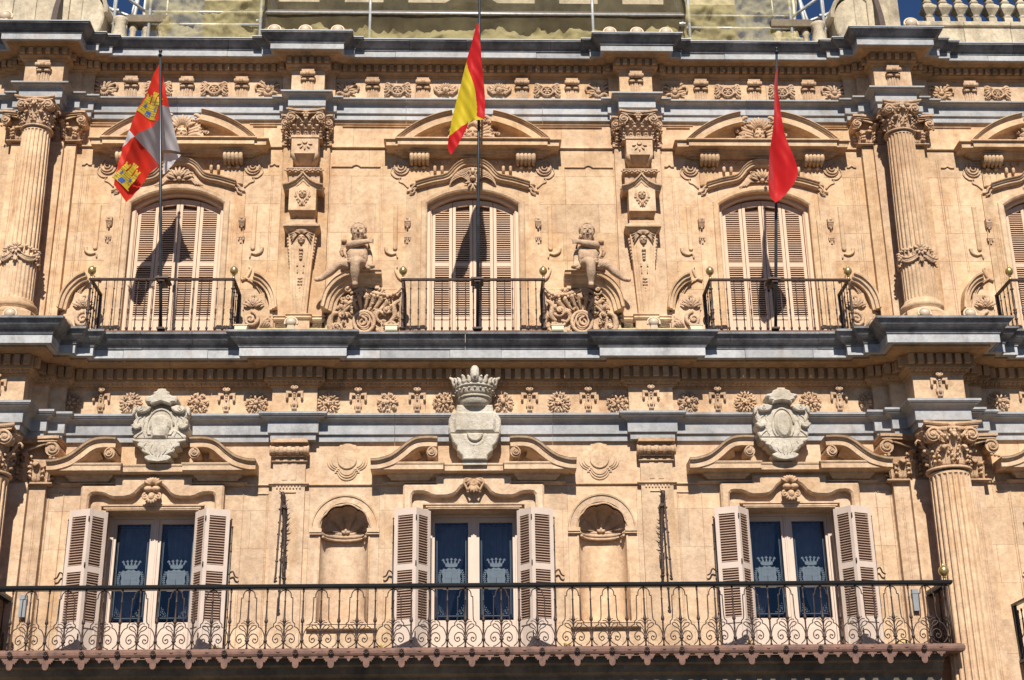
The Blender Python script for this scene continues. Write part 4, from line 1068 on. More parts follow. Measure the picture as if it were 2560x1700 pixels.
def lower_bay(cx, n_single):
    sx = lambda pts: [(cx+x, z) for x, z in pts]
    D = -.30
    fr = MB(); fr.box(cx-.60, cx-.55, D-.10, D+.02, 3.6, 6.26); fr.box(cx+.55, cx+.60, D-.10, D+.02, 3.6, 6.26); fr.box(cx-.55, cx+.55, D-.10, D+.02, 6.225, 6.26)
    win = part('window', fr, 'door_wood', town)
    for s in (-1, 1):
        k = MB(); a, b = (cx-.548, cx-.002) if s < 0 else (cx+.002, cx+.548)
        mid = .072
        li, ri = (a+.03, b-mid) if s < 0 else (a+mid, b-.03)
        k.box(a, li, D-.07, D, 3.65, 6.223); k.box(ri, b, D-.07, D, 3.65, 6.223); k.box(li, ri, D-.07, D, 6.16, 6.223); k.box(li, ri, D-.07, D, 3.65, 4.86); k.box(li+.06, ri-.06, D, D+.012, 3.8, 4.74)
        part('door_leaf', k, 'door_wood', win)
        pn = part('pane', MB().box(li, ri, D-.045, D-.04, 4.86, 6.16), 'glass', win)
        xm = (li+ri)/2; e = D-.0395
        et = MB(); rb = random.Random(8)
        for x in (li+.03, ri-.036): et.box(x, x+.006, e, e+.001, 4.94, 6.10)
        for z in (4.92, 6.11): et.box(li+.05, ri-.05, e, e+.001, z, z+.007)
        for x in (li+.018, ri-.020): et.box(x, x+.003, e, e+.001, 4.9, 6.13)
        for q in (-1, 1):
            for i in range(5):
                for j in range(5-i):
                    x = (xm+q*((ri-li)/2-.06-.022*j))+rb.uniform(-.006,.006); z = 4.95+.026*i+rb.uniform(-.007,.007)
                    w9 = rb.uniform(.003,.009); et.prism([(x-w9, z), (x+.004, z-.007), (x+w9*.5, z+.004), (x-.004, z+.013)], e, e+.001); et.prism([(x-.007, 6.08-.022*i), (x, 6.08-.022*i-.008), (x+.007, 6.08-.022*i), (x, 6.088-.022*i)], e, e+.001)
        part('etched_border', et, 'etched', win, kind='stuff')
        crest(xm, e, 5.27, win)
        # curtain drawn to the side
        k = MB(); n = 26; rows = 10; vs = []
        for j in range(rows+1):
            t = j/rows; z = 6.2-(6.2-3.7)*t
            pull = .42-.30*math.sin(min(1, t*1.35)*PI/2)**2 + (.12*max(0, t-.72)/.28)
            for i in range(n+1):
                u = i/n; x = cx+s*(.56-u*(pull+.05)); vs.append((x, D-.30+.018*math.sin(u*34)*(1-.3*t), z))
        k.add(vs, [(j*(n+1)+i, j*(n+1)+i+1, (j+1)*(n+1)+i+1, (j+1)*(n+1)+i) for j in range(rows) for i in range(n)], True)
        part('curtain', k, 'curtain', win)
    part('door_mullion', MB().box(cx-.035, cx+.035, D-.01, D+.022, 3.65, 6.223).box(cx-.012, cx+.012, D+.022, D+.032, 3.65, 6.22), 'door_wood', win)
    # shutters folded back in pairs
    for s in (-1, 1):
        J, H, E = (cx+s*.565, .035), (cx+s*.745, .255), (cx+s*1.035, .135)
        for a, b, single in ((J, H, False), (H, E, n_single)):
            p0, p1 = (a, b) if a[0] < b[0] else (b, a)
            shutter_leaf(p0, p1, single)
        k = MB()
        for z in (4.6, 5.5, 6.1): k.tube([(cx+s*.745, .262, z-.03), (cx+s*.745, .262, z+.03)], .009, 6)
        part('hinges', k, 'black_iron', town, kind='stuff')
        k = MB().tube([(cx+s*1.04, .10, 4.5), (cx+s*1.05, .09, 5.0), (cx+s*1.05, .09, 6.1)], .007, 6)
        for z in (4.95, 5.4, 5.8, 6.12): k.ell(cx+s*1.05, .09, z, .012, .012, .016, 6, 4)
        part('shutter_rod', k, 'black_iron', town)
        c = crom([(cx+s*1.06,.06,5.42),(cx+s*1.10,.07,5.44),(cx+s*1.13,.06,5.38),(cx+s*1.17,.05,5.36)], 4); part('shutter_hook', MB().tube(c, .011, 6), 'iron', town)
    # shaped bolection frame
    half = [(-.815,3.5),(-.815,6.39),(-.81,6.435),(-.785,6.465),(-.74,6.472),(-.66,6.468),(-.61,6.452),(-.56,6.425),(-.50,6.41),(-.36,6.412),(-.28,6.43),(-.22,6.47),(-.165,6.54),(-.10,6.59),(0,6.612)]
    pth = half+[(-x, z) for x, z in half[-2::-1]]
    part('window_surround', MB().prism(sx([(-.93,3.5)]+pth+[(.93,3.5),(.93,6.587),(.5,6.587),(.5,6.70),(-.5,6.70),(-.5,6.587),(-.93,6.587)]), -.03, .118, .026), 'sandstone', town)
    k = MB(); 
    k.prism(sx([(-.60,6.262),(.60,6.262),(.665,6.335),(-.665,6.335)]), -.3, .03, .006); k.box(cx-.67, cx+.67, -.02, .05, 6.318, 6.338); k.box(cx-.63, cx+.63, -.02, .04, 6.285, 6.302)
    for s in (-1, 1): a, b = sorted((cx+s*.60, cx+s*.635)); k.box(a, b, -.2, .026, 3.5, 6.262)
    part('lintel', k, 'sandstone', town)
    k = MB()
    if cx == 0:
        petals(k, cx, .10, 6.64, 7, .02, .13, .022, .05, 200, 340, .0, 6); petals(k, cx, .14, 6.56, 5, .02, .12, .02, .03, 225, 315); k.ell(cx, .12, 6.60, .05, .05, .05, 8, 5)
        for s in (-1, 1): c = crom([(cx+s*.03,6.64),(cx+s*.10,6.66),(cx+s*.13,6.60),(cx+s*.10,6.54),(cx+s*.06,6.44)], 4); k.tube(d3(c, .11), taperr(len(c), .024, .012), 6)
    else:
        petals(k, cx, .10, 6.57, 7, .03, .13, .02, .03, 30, 150, .02, 6)
        for s in (-1, 1): k.ell(cx+s*.05, .14, 6.52, .06, .06, .04, 9, 5); sp_ = spiral(cx+s*.08, 6.42, .05, .012, 90, 1.3*-s, 14); k.tube(d3(sp_, .13), .015, 6)
        petals(k, cx, .12, 6.42, 7, .02, .10, .017, .03, 200, 340); k.ell(cx, .14, 6.42, .05, .05, .055, 8, 5)
    part('keystone_shell', k, 'carved', town)
    # pediment
    part('pediment_cornice', MB().run([(cx-1.02,-.05),(cx-1.02,.03),(cx-.655,.03),(cx-.655,-.045),(cx+.655,-.045),(cx+.655,.03),(cx+1.02,.03),(cx+1.02,-.05)],
        [(-.05,6.60),(.02,6.60),(.03,6.63),(.07,6.64),(.09,6.67),(.12,6.69),(.13,6.715),(.24,6.725),(.255,6.735),(.255,6.80),(.262,6.802),(.27,6.818),(.27,6.832),(-.05,6.84)]), 'sandstone', town)
    for s in (-1, 1):
        P = crom([(1.352,6.862),(1.25,6.868),(1.10,6.915),(.98,7.0),(.87,7.095),(.76,7.152),(.62,7.17),(.478,7.164)], 4)
        P = [(cx+s*x, z) for x, z in P]
        if s > 0: P = P[::-1]
        part('pediment_scroll', MB().sweep(P, [(-.135,0),(-.135,.29),(-.125,.305),(-.055,.305),(-.05,.325),(-.03,.335),(-.027,.355),(-.005,.365),(0,.37),(0,0)]), 'sandstone', town)
        part('pediment_inner_scroll', MB().sweep([(x-s*.05, z-.15) for x, z in P[6:-8]] if s < 0 else [(x-s*.05, z-.15) for x, z in P[8:-6]], [(-.05,0),(-.05,.06),(0,.12),(.03,.16),(.03,0)]), 'sandstone', town)
        k = MB(); vx, vz = cx+s*.548, 6.955
        k.prism([(vx+.072*math.cos(2*PI*i/18), vz+.072*math.sin(2*PI*i/18)) for i in range(18)], 0, .33); sp_ = spiral(vx, vz, .068, .014, 90, -1.8*s, 24); k.tube([(p[0], .335+.02*i/24, p[1]) for i, p in enumerate(sp_)], taperr(25, .012, .009), 6); k.ell(vx, .355, vz, .018, .015, .018, 7, 4)
        part('volute', k, 'carved', town)
        a, b = sorted((cx+s*.53, cx+s*1.165)); 
        part('string_course', MB().run([(a,-.05),(a,.03),(b,.03),(b,-.05)], [(-.05,6.585),(.015,6.585),(.02,6.60),(.05,6.605),(.055,6.62),(-.05,6.63)]), 'sandstone', town)
        for x in (.93, 1.17): 
            q = MB().box(cx+s*x-.004, cx+s*x+.004, -.01, .012, 4.4, 6.5); part('panel_bead', q, 'carved', town)
for c, n1 in zip(BAYS, (True, True, True, False)):
    lower_bay(c, n1)
for s in (-1, 1):
    def sp(a, b): return (a, b) if s > 0 else (-b, -a)
    segs(6.59, 6.615, .03, [sp(1.17, 2.21), sp(2.67, 3.03), sp(5.37, 5.55)])
    for x in (2.70, 5.39): segs(6.475, 6.495, .018, [sp(x, x+.17)]); segs(4.4, 6.49, .008, [sp(x+(.17 if x > 4 else 0), x+(.176 if x > 4 else .006)), sp(x+(.195 if x > 4 else .02), x+(.2 if x > 4 else .026))], 'panel_bead', 'carved')
segs(6.59, 6.615, .03, [(6.82, 7.3)]); segs(6.475, 6.495, .018, [(7.0, 7.16)]); segs(4.0, 6.49, .008, [(7.16, 7.166), (7.19, 7.195)], 'panel_bead', 'carved')
# ------------------------------------------------------------------ shell niches and medallions
for s in (-1, 1):
    cx = s*1.69; r = .312; zs = 6.02
    hole = [(cx-r,4.80),(cx-r,5.4)]+[(cx+r*math.cos(R(180-9*i)), zs+r*math.sin(R(180-9*i))) for i in range(21)]+[(cx+r,5.4),(cx+r,4.80)]
    n = len(hole); q = s*1.7
    ox = lambda p: (max(q-.459, min(q+.459, cx+(p[0]-cx)*1.6)), 0)
    outer = []
    for i, (x, z) in enumerate(hole):
        if i <= 1: outer.append((q-.459, 4.761 if i == 0 else z))
        elif i >= n-2: outer.append((q+.459, 4.761 if i == n-1 else z))
        else:
            t = (i-2)/(n-5); a = R(180-180*t); m_ = max(abs(math.cos(a)), abs(math.sin(a))*.766)
            outer.append((q+.459*math.cos(a)/m_ if abs(math.cos(a)) < m_-1e-6 or True else 0, min(6.619, zs+.6*math.sin(a)/max(abs(math.sin(a)), abs(math.cos(a))*1.0))))
    k = MB(); k.add([(x,-.001,z) for x, z in hole]+[(max(q-.459, min(q+.459, x)),-.001,z) for x, z in outer], [(i,i+1,n+i+1,n+i) for i in range(n-1)])
    # concave drum
    vs = []; N = 18
    for z in (4.80, 5.2, 5.6, 5.98):
        for i in range(N+1): a = R(180*i/N); vs.append((cx-r*math.cos(a), -.001-.27*math.sin(a), z))
    k.add(vs, [(j*(N+1)+i, j*(N+1)+i+1, (j+1)*(N+1)+i+1, (j+1)*(N+1)+i) for j in range(3) for i in range(N)], True)
    k.box(cx-.46, cx+.46, -.4, -.002, 4.77, 4.80); k.box(q-.459, q+.459, -.45, -.36, 4.77, 6.62)
    nich = part('niche', k, 'sandstone', town)
    for qq in (-1, 1): part('niche_bead', MB().tube([(cx+qq*(r+.012), .004, 4.80), (cx+qq*(r+.012), .004, 5.90)], .012, 6), 'carved', nich)
    # fluted shell half dome
    k = MB(); NA, NB = 72, 10; vs = []
    for j in range(NB+1):
        t = j/NB
        for i in range(NA+1):
            th = PI*i/NA; rr = t*(r+.004); lob = abs(math.sin(th*4.5+PI/2*0)) ; dep = -.28*math.sqrt(max(0, 1-(t*.985)**2))-.02
            rad = rr*(1+.035*t*lob); vs.append((cx-rad*math.cos(th), dep+.10*t*(abs(math.sin(th*4.5))**.6-.5)*(1-.45*t), zs-.02+rad*math.sin(th)))
    k.add(vs, [(j*(NA+1)+i, j*(NA+1)+i+1, (j+1)*(NA+1)+i+1, (j+1)*(NA+1)+i) for j in range(NB) for i in range(NA)], True)
    c = [(cx-(r+.012+.016*abs(math.sin(PI*i/72*4.5)))*math.cos(PI*i/72), .012, zs-.02+(r+.012+.016*abs(math.sin(PI*i/72*4.5)))*math.sin(PI*i/72)) for i in range(73)]; k.tube(c, .013, 6)
    # projecting shell hinge ledge
    for (rr, z, rad) in ((r+.0, 5.985, .022), (r-.02, 5.945, .03), (r-.05, 5.90, .02)):
        c = [(cx-(rr+.015)*math.cos(R(180*i/16)), .018-.235*math.sin(R(180*i/16)), z) for i in range(17)]; k.tube(c, rad*.9, 7)
    top = [(cx-r*math.cos(R(180*i/16)), .018-.23*math.sin(R(180*i/16)), 6.0) for i in range(17)]; bot = [(cx-r*math.cos(R(180*i/16)), .0-.265*math.sin(R(180*i/16)), 5.87) for i in range(17)]
    k.add(top+bot+[(cx,-.30,6.0)], [(i,i+1,17+i+1,17+i) for i in range(16)]+[(34,i+1,i) for i in range(16)], True)
    petals(k, cx, -.2, 5.99, 3, .0, .06, .02, .02, 30, 150)
    part('shell', k, 'carved', nich)
    k = MB().sweep([(cx+.37*math.cos(R(180-6*i)), 6.005+.385*math.sin(R(180-6*i))) for i in range(31)], [(-.03,-.01),(-.03,.012),(.05,.014),(.055,.03),(.075,.035),(.08,-.01)])
    part('archivolt', k, 'sandstone', nich)
    for qq in (-1, 1):
        k = MB(); a, b = sorted((cx+qq*.295, cx+qq*.455)); k.box(a, b, -.01, .055, 5.955, 6.005); k.box(a, b, -.01, .04, 5.93, 5.955)
        part('impost', k, 'sandstone', nich)
    part('sill', MB().run([(cx-.42,-.05),(cx-.42,.03),(cx+.42,.03),(cx+.42,-.05)], [(-.05,4.69),(.0,4.69),(.015,4.70),(.03,4.705),(.03,4.745),(-.05,4.755)]), 'sandstone', nich)
    # medallion
    mx_, mz = s*1.68, 6.93; k = MB()
    k.prism([(mx_+.128*math.cos(2*PI*i/28), mz+.128*math.sin(2*PI*i/28)) for i in range(28)], -.01, .065, .01)
    for sc, dd in ((1.0, .015), (.88, .03), (.77, .042)):
        P = []
        for i in range(120):
            a = 2*PI*i/120; c_, s_ = math.cos(a), math.sin(a); best = .165/max(abs(c_), abs(s_))
            for ux, uz in ((1,0),(-1,0),(0,1),(0,-1)):
                bq = ux*c_+uz*s_; di = (.135*bq)**2-(.135**2-.135**2)
                if bq > 0: best = max(best, .135*bq+math.sqrt(max(0, (.135*bq)**2-.135**2+.135**2)) if bq > .45 else 0)
            P.append((mx_+best*c_*sc, mz+best*s_*sc))
        k.prism(P, -.01, dd, .004)
    part('medallion', k, 'sandstone', town)

# ------------------------------------------------------------------ stone coats of arms (fixed in front of the architrave)
def shieldpoly(cx, pts): return [(cx+x, z) for x, z in pts]+[(cx-x, z) for x, z in pts[::-1]]
def arms(cx, oval, label):
    A = empty('coat_of_arms', (cx, .3, 6.84)); tag(A, label, 'coat of arms')
    lowp = [(0,6.845),(.12,6.85),(.165,6.88),(.17,6.91),(.11,6.935),(.20,6.97),(.215,7.0),(.205,7.02),(.27,7.05),(.275,7.085),(.26,7.10),(.345,7.12),(.35,7.145)] if not oval else [(0,6.845),(.10,6.85),(.16,6.88),(.18,6.915),(.12,6.94),(.20,7.0),(.21,7.03),(.25,7.05),(.255,7.08),(.31,7.10),(.33,7.14)]
    part('lower_shield', MB().prism(shieldpoly(cx, lowp+[(0,7.147)])[:-1] if False else [(cx+x, z) for x, z in lowp]+[(cx-x, z) for x, z in lowp[::-1]], .06, .32, .012), 'pale', A)
    up_ = [(.33,7.15),(.345,7.19),(.32,7.22),(.37,7.25),(.385,7.31),(.34,7.33),(.36,7.40),(.33,7.44),(.37,7.50),(.36,7.56),(.30,7.58),(.20,7.595),(.16,7.56),(.12,7.545),(.09,7.575)] if not oval else [(.31,7.146),(.33,7.18),(.345,7.22),(.325,7.26),(.36,7.30),(.365,7.35),(.33,7.37),(.36,7.44),(.37,7.50),(.36,7.56),(.28,7.60),(.18,7.59),(.15,7.55),(.09,7.565)]
    part('upper_shield', MB().prism([(cx+x, z) for x, z in up_]+[(cx-x, z) for x, z in up_[::-1]], .08, .30, .02), 'pale', A)
    k = MB(); rx, rz, zc = (.115, .195, 7.33) if oval else (.145, .20, 7.33)
    if oval:
        pts = [(cx+rx*math.cos(2*PI*i/24), zc+rz*math.sin(2*PI*i/24)) for i in range(24)]
    else: pts = [(cx-.10,7.152),(cx+.10,7.152),(cx+.125,7.29),(cx+.14,7.30)]+[(cx+.14*math.cos(R(10*i)), 7.34+.145*math.sin(R(10*i))) for i in range(0,19)]+[(cx-.14,7.30),(cx-.125,7.29)]
    k.prism(pts, .25, .355, .035); part('blank_field', k, 'pale', A)
    k = MB(); out_ = [(cx+(rx+.03)*math.cos(2*PI*i/24), .305, zc+(rz+.03)*math.sin(2*PI*i/24)) for i in range(24)]
    k.tube([p for p in out_ if p[2] > 7.17], .014, 6); part('field_rim', k, 'pale', A)
    for s in (-1, 1):
        k = MB().prism([(cx+s*x, z) for x, z in [(.13,7.575),(.20,7.60),(.27,7.592),(.31,7.57),(.32,7.535),(.30,7.505),(.255,7.495),(.20,7.50),(.15,7.53)]], .27, .37, .015)
        k.tube(d3(spiral(cx+s*.255, 7.548, .035, .01, 90, 1.1*s, 12), .372), .008, 5)
        part('scroll_leaf', k, 'pale', A)
        part('leaf_tip', MB().prism([(cx+s*x, z) for x, z in [(.315,7.57),(.345,7.60),(.375,7.57),(.38,7.50),(.375,7.47),(.34,7.50)]], .24, .33, .012), 'pale', A)
        k = MB()
        for P_, r_ in (([(.18,7.50),(.22,7.44),(.21,7.37)], .012), ([(.24,7.46),(.29,7.43),(.30,7.37)], .012), ([(.21,7.26),(.27,7.22),(.31,7.17)], .014), ([(.16,7.10),(.19,7.05),(.17,7.0)], .012), ([(.08,7.08),(.10,7.0),(.06,6.93)], .012), ([(.02,7.06),(.03,6.97),(.015,6.90)], .010), ([(.19,7.18),(.23,7.30),(.20,7.40)], .010)):
            c = crom([(cx+s*a_, b_) for a_, b_ in P_], 4); k.tube(d3(c, .305 if P_[0][1] > 7.15 else .322), bulge(len(c), r_, .3), 6, .8)
        part('carved_ribs', k, 'pale', A, kind='stuff')
        part('leaf_tip', MB().prism([(cx+s*x, z) for x, z in [(.24,7.31),(.27,7.28),(.31,7.27),(.345,7.29),(.375,7.33),(.345,7.345),(.335,7.38),(.30,7.35),(.25,7.345)]], .28, .36, .012), 'pale', A)
    cr = [(0,7.595),(.09,7.61),(.12,7.60),(.14,7.625),(.20,7.63),(.215,7.67),(.205,7.71),(.15,7.72),(.10,7.745),(.105,7.775),(.065,7.79),(.05,7.82),(0,7.825)] if not oval else [(0,7.60),(.10,7.62),(.13,7.60),(.13,7.635),(.17,7.65),(.175,7.68),(.215,7.70),(.205,7.73),(.13,7.745),(.11,7.785),(.06,7.80),(.05,7.822),(0,7.825)]
    k = MB(); P = [(cx+x, z) for x, z in cr[1:-1]]; P = P+[(cx, cr[-1][1])]+[(2*cx-x, z) for x, z in P[::-1]]+[(cx, 7.64)]
    k.prism(P, .12, .40, .02); part('shell_top', k, 'pale', A)
    part('neck', MB().box(cx-.11, cx+.11, .08, .26, 7.55, 7.63), 'pale', A)
arms(-4.2+.075, False, 'pale blank stone shield with round-topped field above the window of the castle flag')
arms(4.2-.07, True, 'pale blank stone shield with smooth oval field above the window of the plain red flag')
A = empty('coat_of_arms', (.015, .3, 6.84)); tag(A, 'crowned pale blank stone coat of arms above the middle window', 'coat of arms')
cx = .015
part('lower_shield', MB().prism([(cx+x, z) for x, z in [(-.16,6.855),(.16,6.855),(.165,6.91),(.235,6.98),(.235,7.04),(.29,7.10),(.325,7.215),(-.325,7.215),(-.29,7.10),(-.235,7.04),(-.235,6.98),(-.165,6.91)]], .05, .31, .015), 'pale', A)
k = MB(); k.prism([(cx+.105*math.cos(R(180+9*i)), 7.213+.115*math.sin(R(180+9*i))) for i in range(21)], .28, .345, .015); c = [(cx+.14*math.cos(R(180+9*i)), .30, 7.213+.155*math.sin(R(180+9*i))) for i in range(21)]; k.tube(c, .03, 7, .5)
part('blank_field', k, 'pale', A)
part('upper_shield', MB().prism([(cx+x, z) for x, z in [(-.335,7.217),(.335,7.217),(.35,7.30),(.345,7.42),(.30,7.50),(.25,7.53),(.235,7.62),(-.235,7.62),(-.25,7.53),(-.30,7.50),(-.345,7.42),(-.35,7.30)]], .06, .30, .02), 'pale', A)
part('shield_boss', MB().prism([(cx+x, z) for x, z in [(-.27,7.23),(.27,7.23),(.28,7.40),(.24,7.52),(-.24,7.52),(-.28,7.40)]], .28, .335, .03), 'pale', A)
part('bottom_block', MB().box(cx-.16, cx+.16, .05, .26, 6.80, 6.856), 'pale', A)
k = MB().lathe([(.17,7.60),(.20,7.66),(.205,7.70),(.21,7.73),(.205,7.735),(.19,7.74),(.22,7.745),(.235,7.775),(.245,7.83),(.255,7.845),(.265,7.86),(.255,7.875),(.24,7.88)], cx, .22, 30)
k.tube([(cx+.212*math.cos(2*PI*i/28), .22+.212*math.sin(2*PI*i/28), 7.715) for i in range(28)], .018, 6, close=True); k.tube([(cx+.252*math.cos(2*PI*i/28), .22+.252*math.sin(2*PI*i/28), 7.858) for i in range(28)], .02, 6, close=True)
cw = part('crown', k, 'pale', A)
k = MB()
for i in range(13):
    a = R(-15+17.5*i); c_, s_ = math.cos(a), math.sin(a); hh = .17 if i == 6 else (.11 if i % 2 == 0 else .09); o = .24
    k.tube([(cx+o*c_, .22+o*s_, 7.87), (cx+(o+.012)*c_, .22+(o+.012)*s_, 7.87+hh*.5), (cx+(o+.03)*c_, .22+(o+.03)*s_, 7.87+hh*.9), (cx+(o+.055)*c_, .22+(o+.055)*s_, 7.87+hh)], [.032,.034,.024,.014], 6)
    k.ell(cx+.252*c_, .22+.252*s_, 7.808, .018, .018, .014, 6, 4)
for s in (-1, 1): k.tube([(cx+s*.25,.24,7.88),(cx+s*.27,.25,7.94),(cx+s*.30,.26,7.99),(cx+s*.34,.27,8.01)], [.05,.04,.026,.012], 7)
k.tube([(cx,.46,7.88),(cx,.47,7.98),(cx,.48,8.06),(cx,.47,8.09)], [.05,.065,.058,.04], 8)
k.lathe([(.235,7.88),(.25,7.93)], cx, .22, 24, cap=False); k.ell(cx, .53, 7.95, .022, .02, .025, 7, 4)
part('crown_leaves', k, 'pale', cw)
# ------------------------------------------------------------------ balcony slab of the main floor (stone, its shade partly put into the dark colour)
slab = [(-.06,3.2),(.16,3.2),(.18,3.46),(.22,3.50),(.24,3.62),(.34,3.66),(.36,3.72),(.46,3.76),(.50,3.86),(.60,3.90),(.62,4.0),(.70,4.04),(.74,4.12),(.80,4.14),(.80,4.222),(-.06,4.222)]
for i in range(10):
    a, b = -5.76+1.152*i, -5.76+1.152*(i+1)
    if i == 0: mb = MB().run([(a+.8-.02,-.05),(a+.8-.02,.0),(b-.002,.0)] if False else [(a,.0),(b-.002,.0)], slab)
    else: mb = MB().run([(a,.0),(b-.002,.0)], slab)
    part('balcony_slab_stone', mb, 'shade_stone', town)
# the slab of the neighbouring balcony
part('balcony_slab_stone', MB().run([(7.05,0),(9.8,0)], [(-.06,3.6),(.15,3.6),(.2,3.85),(.45,3.95),(.5,4.1),(.62,4.12),(.62,4.20),(-.06,4.20)]), 'bare_stone', town)

# ------------------------------------------------------------------ main balcony railing
bal_prof = [(.016,0),(.010,.02),(.010,.07),(.02,.078),(.024,.088),(.02,.10),(.011,.108),(.011,.20),(.014,.205),(.011,.212),(.010,.275),(.016,.28),(.010,.287),(.012,.30),(.020,.31),(.023,.325),(.018,.345),(.012,.375),(.010,.46),(.009,.56),(.013,.565),(.013,.572),(.008,.58),(.008,.665),(.015,.685),(.011,.715)]
ME_BAL = mesh('baluster', MB().lathe(bal_prof, 0, 0, 8), 'iron')
def lyre():
    k = MB()
    for s in (-1, 1):
        t = lambda pts, r=.0068, n=4: k.tube([(s*x, 0, z) for x, z in crom(pts, n)], r, 5)
        t([(0,.705),(.045,.69),(.068,.655),(.073,.612),(.092,.610)]); t([(.092,.612),(.094,.50),(.096,.37),(.104,.315),(.127,.29),(.127,.255)]); t([(.127,.257),(.165,.235),(.196,.18),(.21,.11),(.195,.05),(.15,.005)])
        t([(.01,.095),(.035,.155),(.085,.172),(.125,.14),(.128,.09),(.095,.062),(.068,.085),(.08,.115),(.10,.105)]); t([(.0,.085),(.02,.05),(.06,.018),(.10,.002)])
        t([(.01,.14),(.03,.20),(.075,.225),(.105,.255),(.085,.275),(.05,.26),(.02,.215)]); t([(.005,.25),(.02,.285),(.05,.305),(.08,.30)], .006); t([(.0,.27),(.02,.315),(.05,.33)], .005)
        k.ell(s*.10, 0, .105, .012, .01, .012, 6, 4)
    k.ell(0, 0, .09, .03, .02, .018, 8, 5); return k
ME_LYRE = mesh('scroll_work', lyre(), 'iron')
RB = empty('balcony_railing', (0, .88, 4.23)); tag(RB, 'long wrought iron balcony railing with scrolls across the three glazed doors', 'railing')
part('handrail', MB().run([(-5.88,0),(-5.88,.88),(5.88,.88),(5.88,0)], [(-.05,5.045),(.035,5.045),(.05,5.065),(.055,5.09),(.045,5.10),(-.055,5.10),(-.06,5.07)]), 'black_iron', RB)
part('edge_beam', MB().run([(-5.93,0),(-5.93,.86),(5.93,.86),(5.93,0)], [(-.06,4.224),(.03,4.224),(.05,4.235),(.062,4.26),(.062,4.29),(.05,4.315),(.02,4.33),(-.06,4.332)]), 'rust', RB)
i = 0; x = -5.82
while x < 5.86:
    inst('baluster', ME_BAL, RB, (x, .885, 4.33))
    if i % 2 == 0 and abs(x) < 5.8: inst('scroll_work', ME_LYRE, RB, (x, .885, 4.332))
    x += .2195; i += 1
for s in (-1, 1):
    for j in range(4):
        inst('baluster', ME_BAL, RB, (s*5.88, .12+.2*j, 4.33))
        if j % 2 == 0: o = inst('scroll_work', ME_LYRE, RB, (s*5.88, .22+.4*j*.5, 4.332)); o.rotation_euler = (0, 0, PI/2)
    part('corner_post', MB().tube([(s*5.86,.885,4.33),(s*5.86,.885,5.05)], .016, 8), 'iron', RB)
    part('wall_post', MB().box(s*5.88-.03, s*5.88+.03, .0, .04, 4.33, 5.05), 'black_iron', RB)
    k = MB().lathe([(.028,5.10),(.02,5.115),(.02,5.135),(.03,5.14),(.015,5.15),(.03,5.16),(.055,5.18),(.066,5.215),(.06,5.25),(.04,5.275),(.015,5.285),(.014,5.30),(.008,5.32)], s*5.85, .885, 18); part('brass_finial', k, 'brass', RB)
big = [(-.10,.0),(-.095,-.022),(-.085,-.018),(-.08,-.045),(-.066,-.045),(-.062,-.07),(-.054,-.06),(-.04,-.062),(-.036,-.11),(-.022,-.132),(0,-.138)]
sml = [(-.055,0),(-.05,-.018),(-.042,-.014),(-.035,-.032),(-.028,-.022),(-.02,-.03),(-.017,-.048),(0,-.062)]
def pend(p): return MB().prism(p+[(-x, z) for x, z in p[-2::-1]], -.004, .004)
ME_BIG, ME_SML = mesh('pendant', pend(big), 'rust'), mesh('pendant', pend(sml), 'rust')
k = MB(); petals(k, 0, .0, 0, 8, .008, .036, .009, .012); k.ell(0, .015, 0, .012, .014, .012, 7, 4); ME_ROS = mesh('beam_rosette', k, 'iron')
ME_OV = mesh('beam_boss', MB().ell(0, 0, 0, .024, .012, .012, 9, 5), 'rust')
x = -.033-.424*14; j = 0
while x < 5.9:
    if x > -5.9:
        inst('pendant', ME_BIG, RB, (x, .90, 4.228)); inst('beam_rosette', ME_ROS, RB, (x, .925, 4.275))
        if x+.212 < 5.88: inst('pendant', ME_SML, RB, (x+.212, .90, 4.228)); inst('beam_boss', ME_OV, RB, (x+.212, .922, 4.282))
    x += .424
# neighbouring balcony, cut by the picture edge
NB = empty('balcony_railing', (8.36, .6, 4.2)); tag(NB, 'plain dark iron balcony railing on the neighbouring bay beyond the big column', 'railing')
part('handrail', MB().run([(7.02,0),(7.02,.62),(9.7,.62),(9.7,0)], [(-.03,4.93),(.03,4.93),(.035,4.96),(-.035,4.965)]), 'black_iron', NB)
part('edge_beam', MB().run([(7.02,0),(7.02,.62),(9.7,.62),(9.7,0)], [(-.03,4.205),(.03,4.205),(.03,4.24),(-.03,4.24)]), 'black_iron', NB)
part('wall_post', MB().box(7.0, 7.04, .0, .05, 4.2, 4.95), 'black_iron', NB)
k = MB().lathe([(r, z*.86) for r, z in bal_prof], 0, 0, 7); ME_B3 = mesh('baluster', k, 'iron')
for j in range(1, 5): inst('baluster', ME_B3, NB, (7.02, .12*j, 4.25))
for j in range(8): inst('baluster', ME_B3, NB, (7.02+.2*j, .62, 4.25))

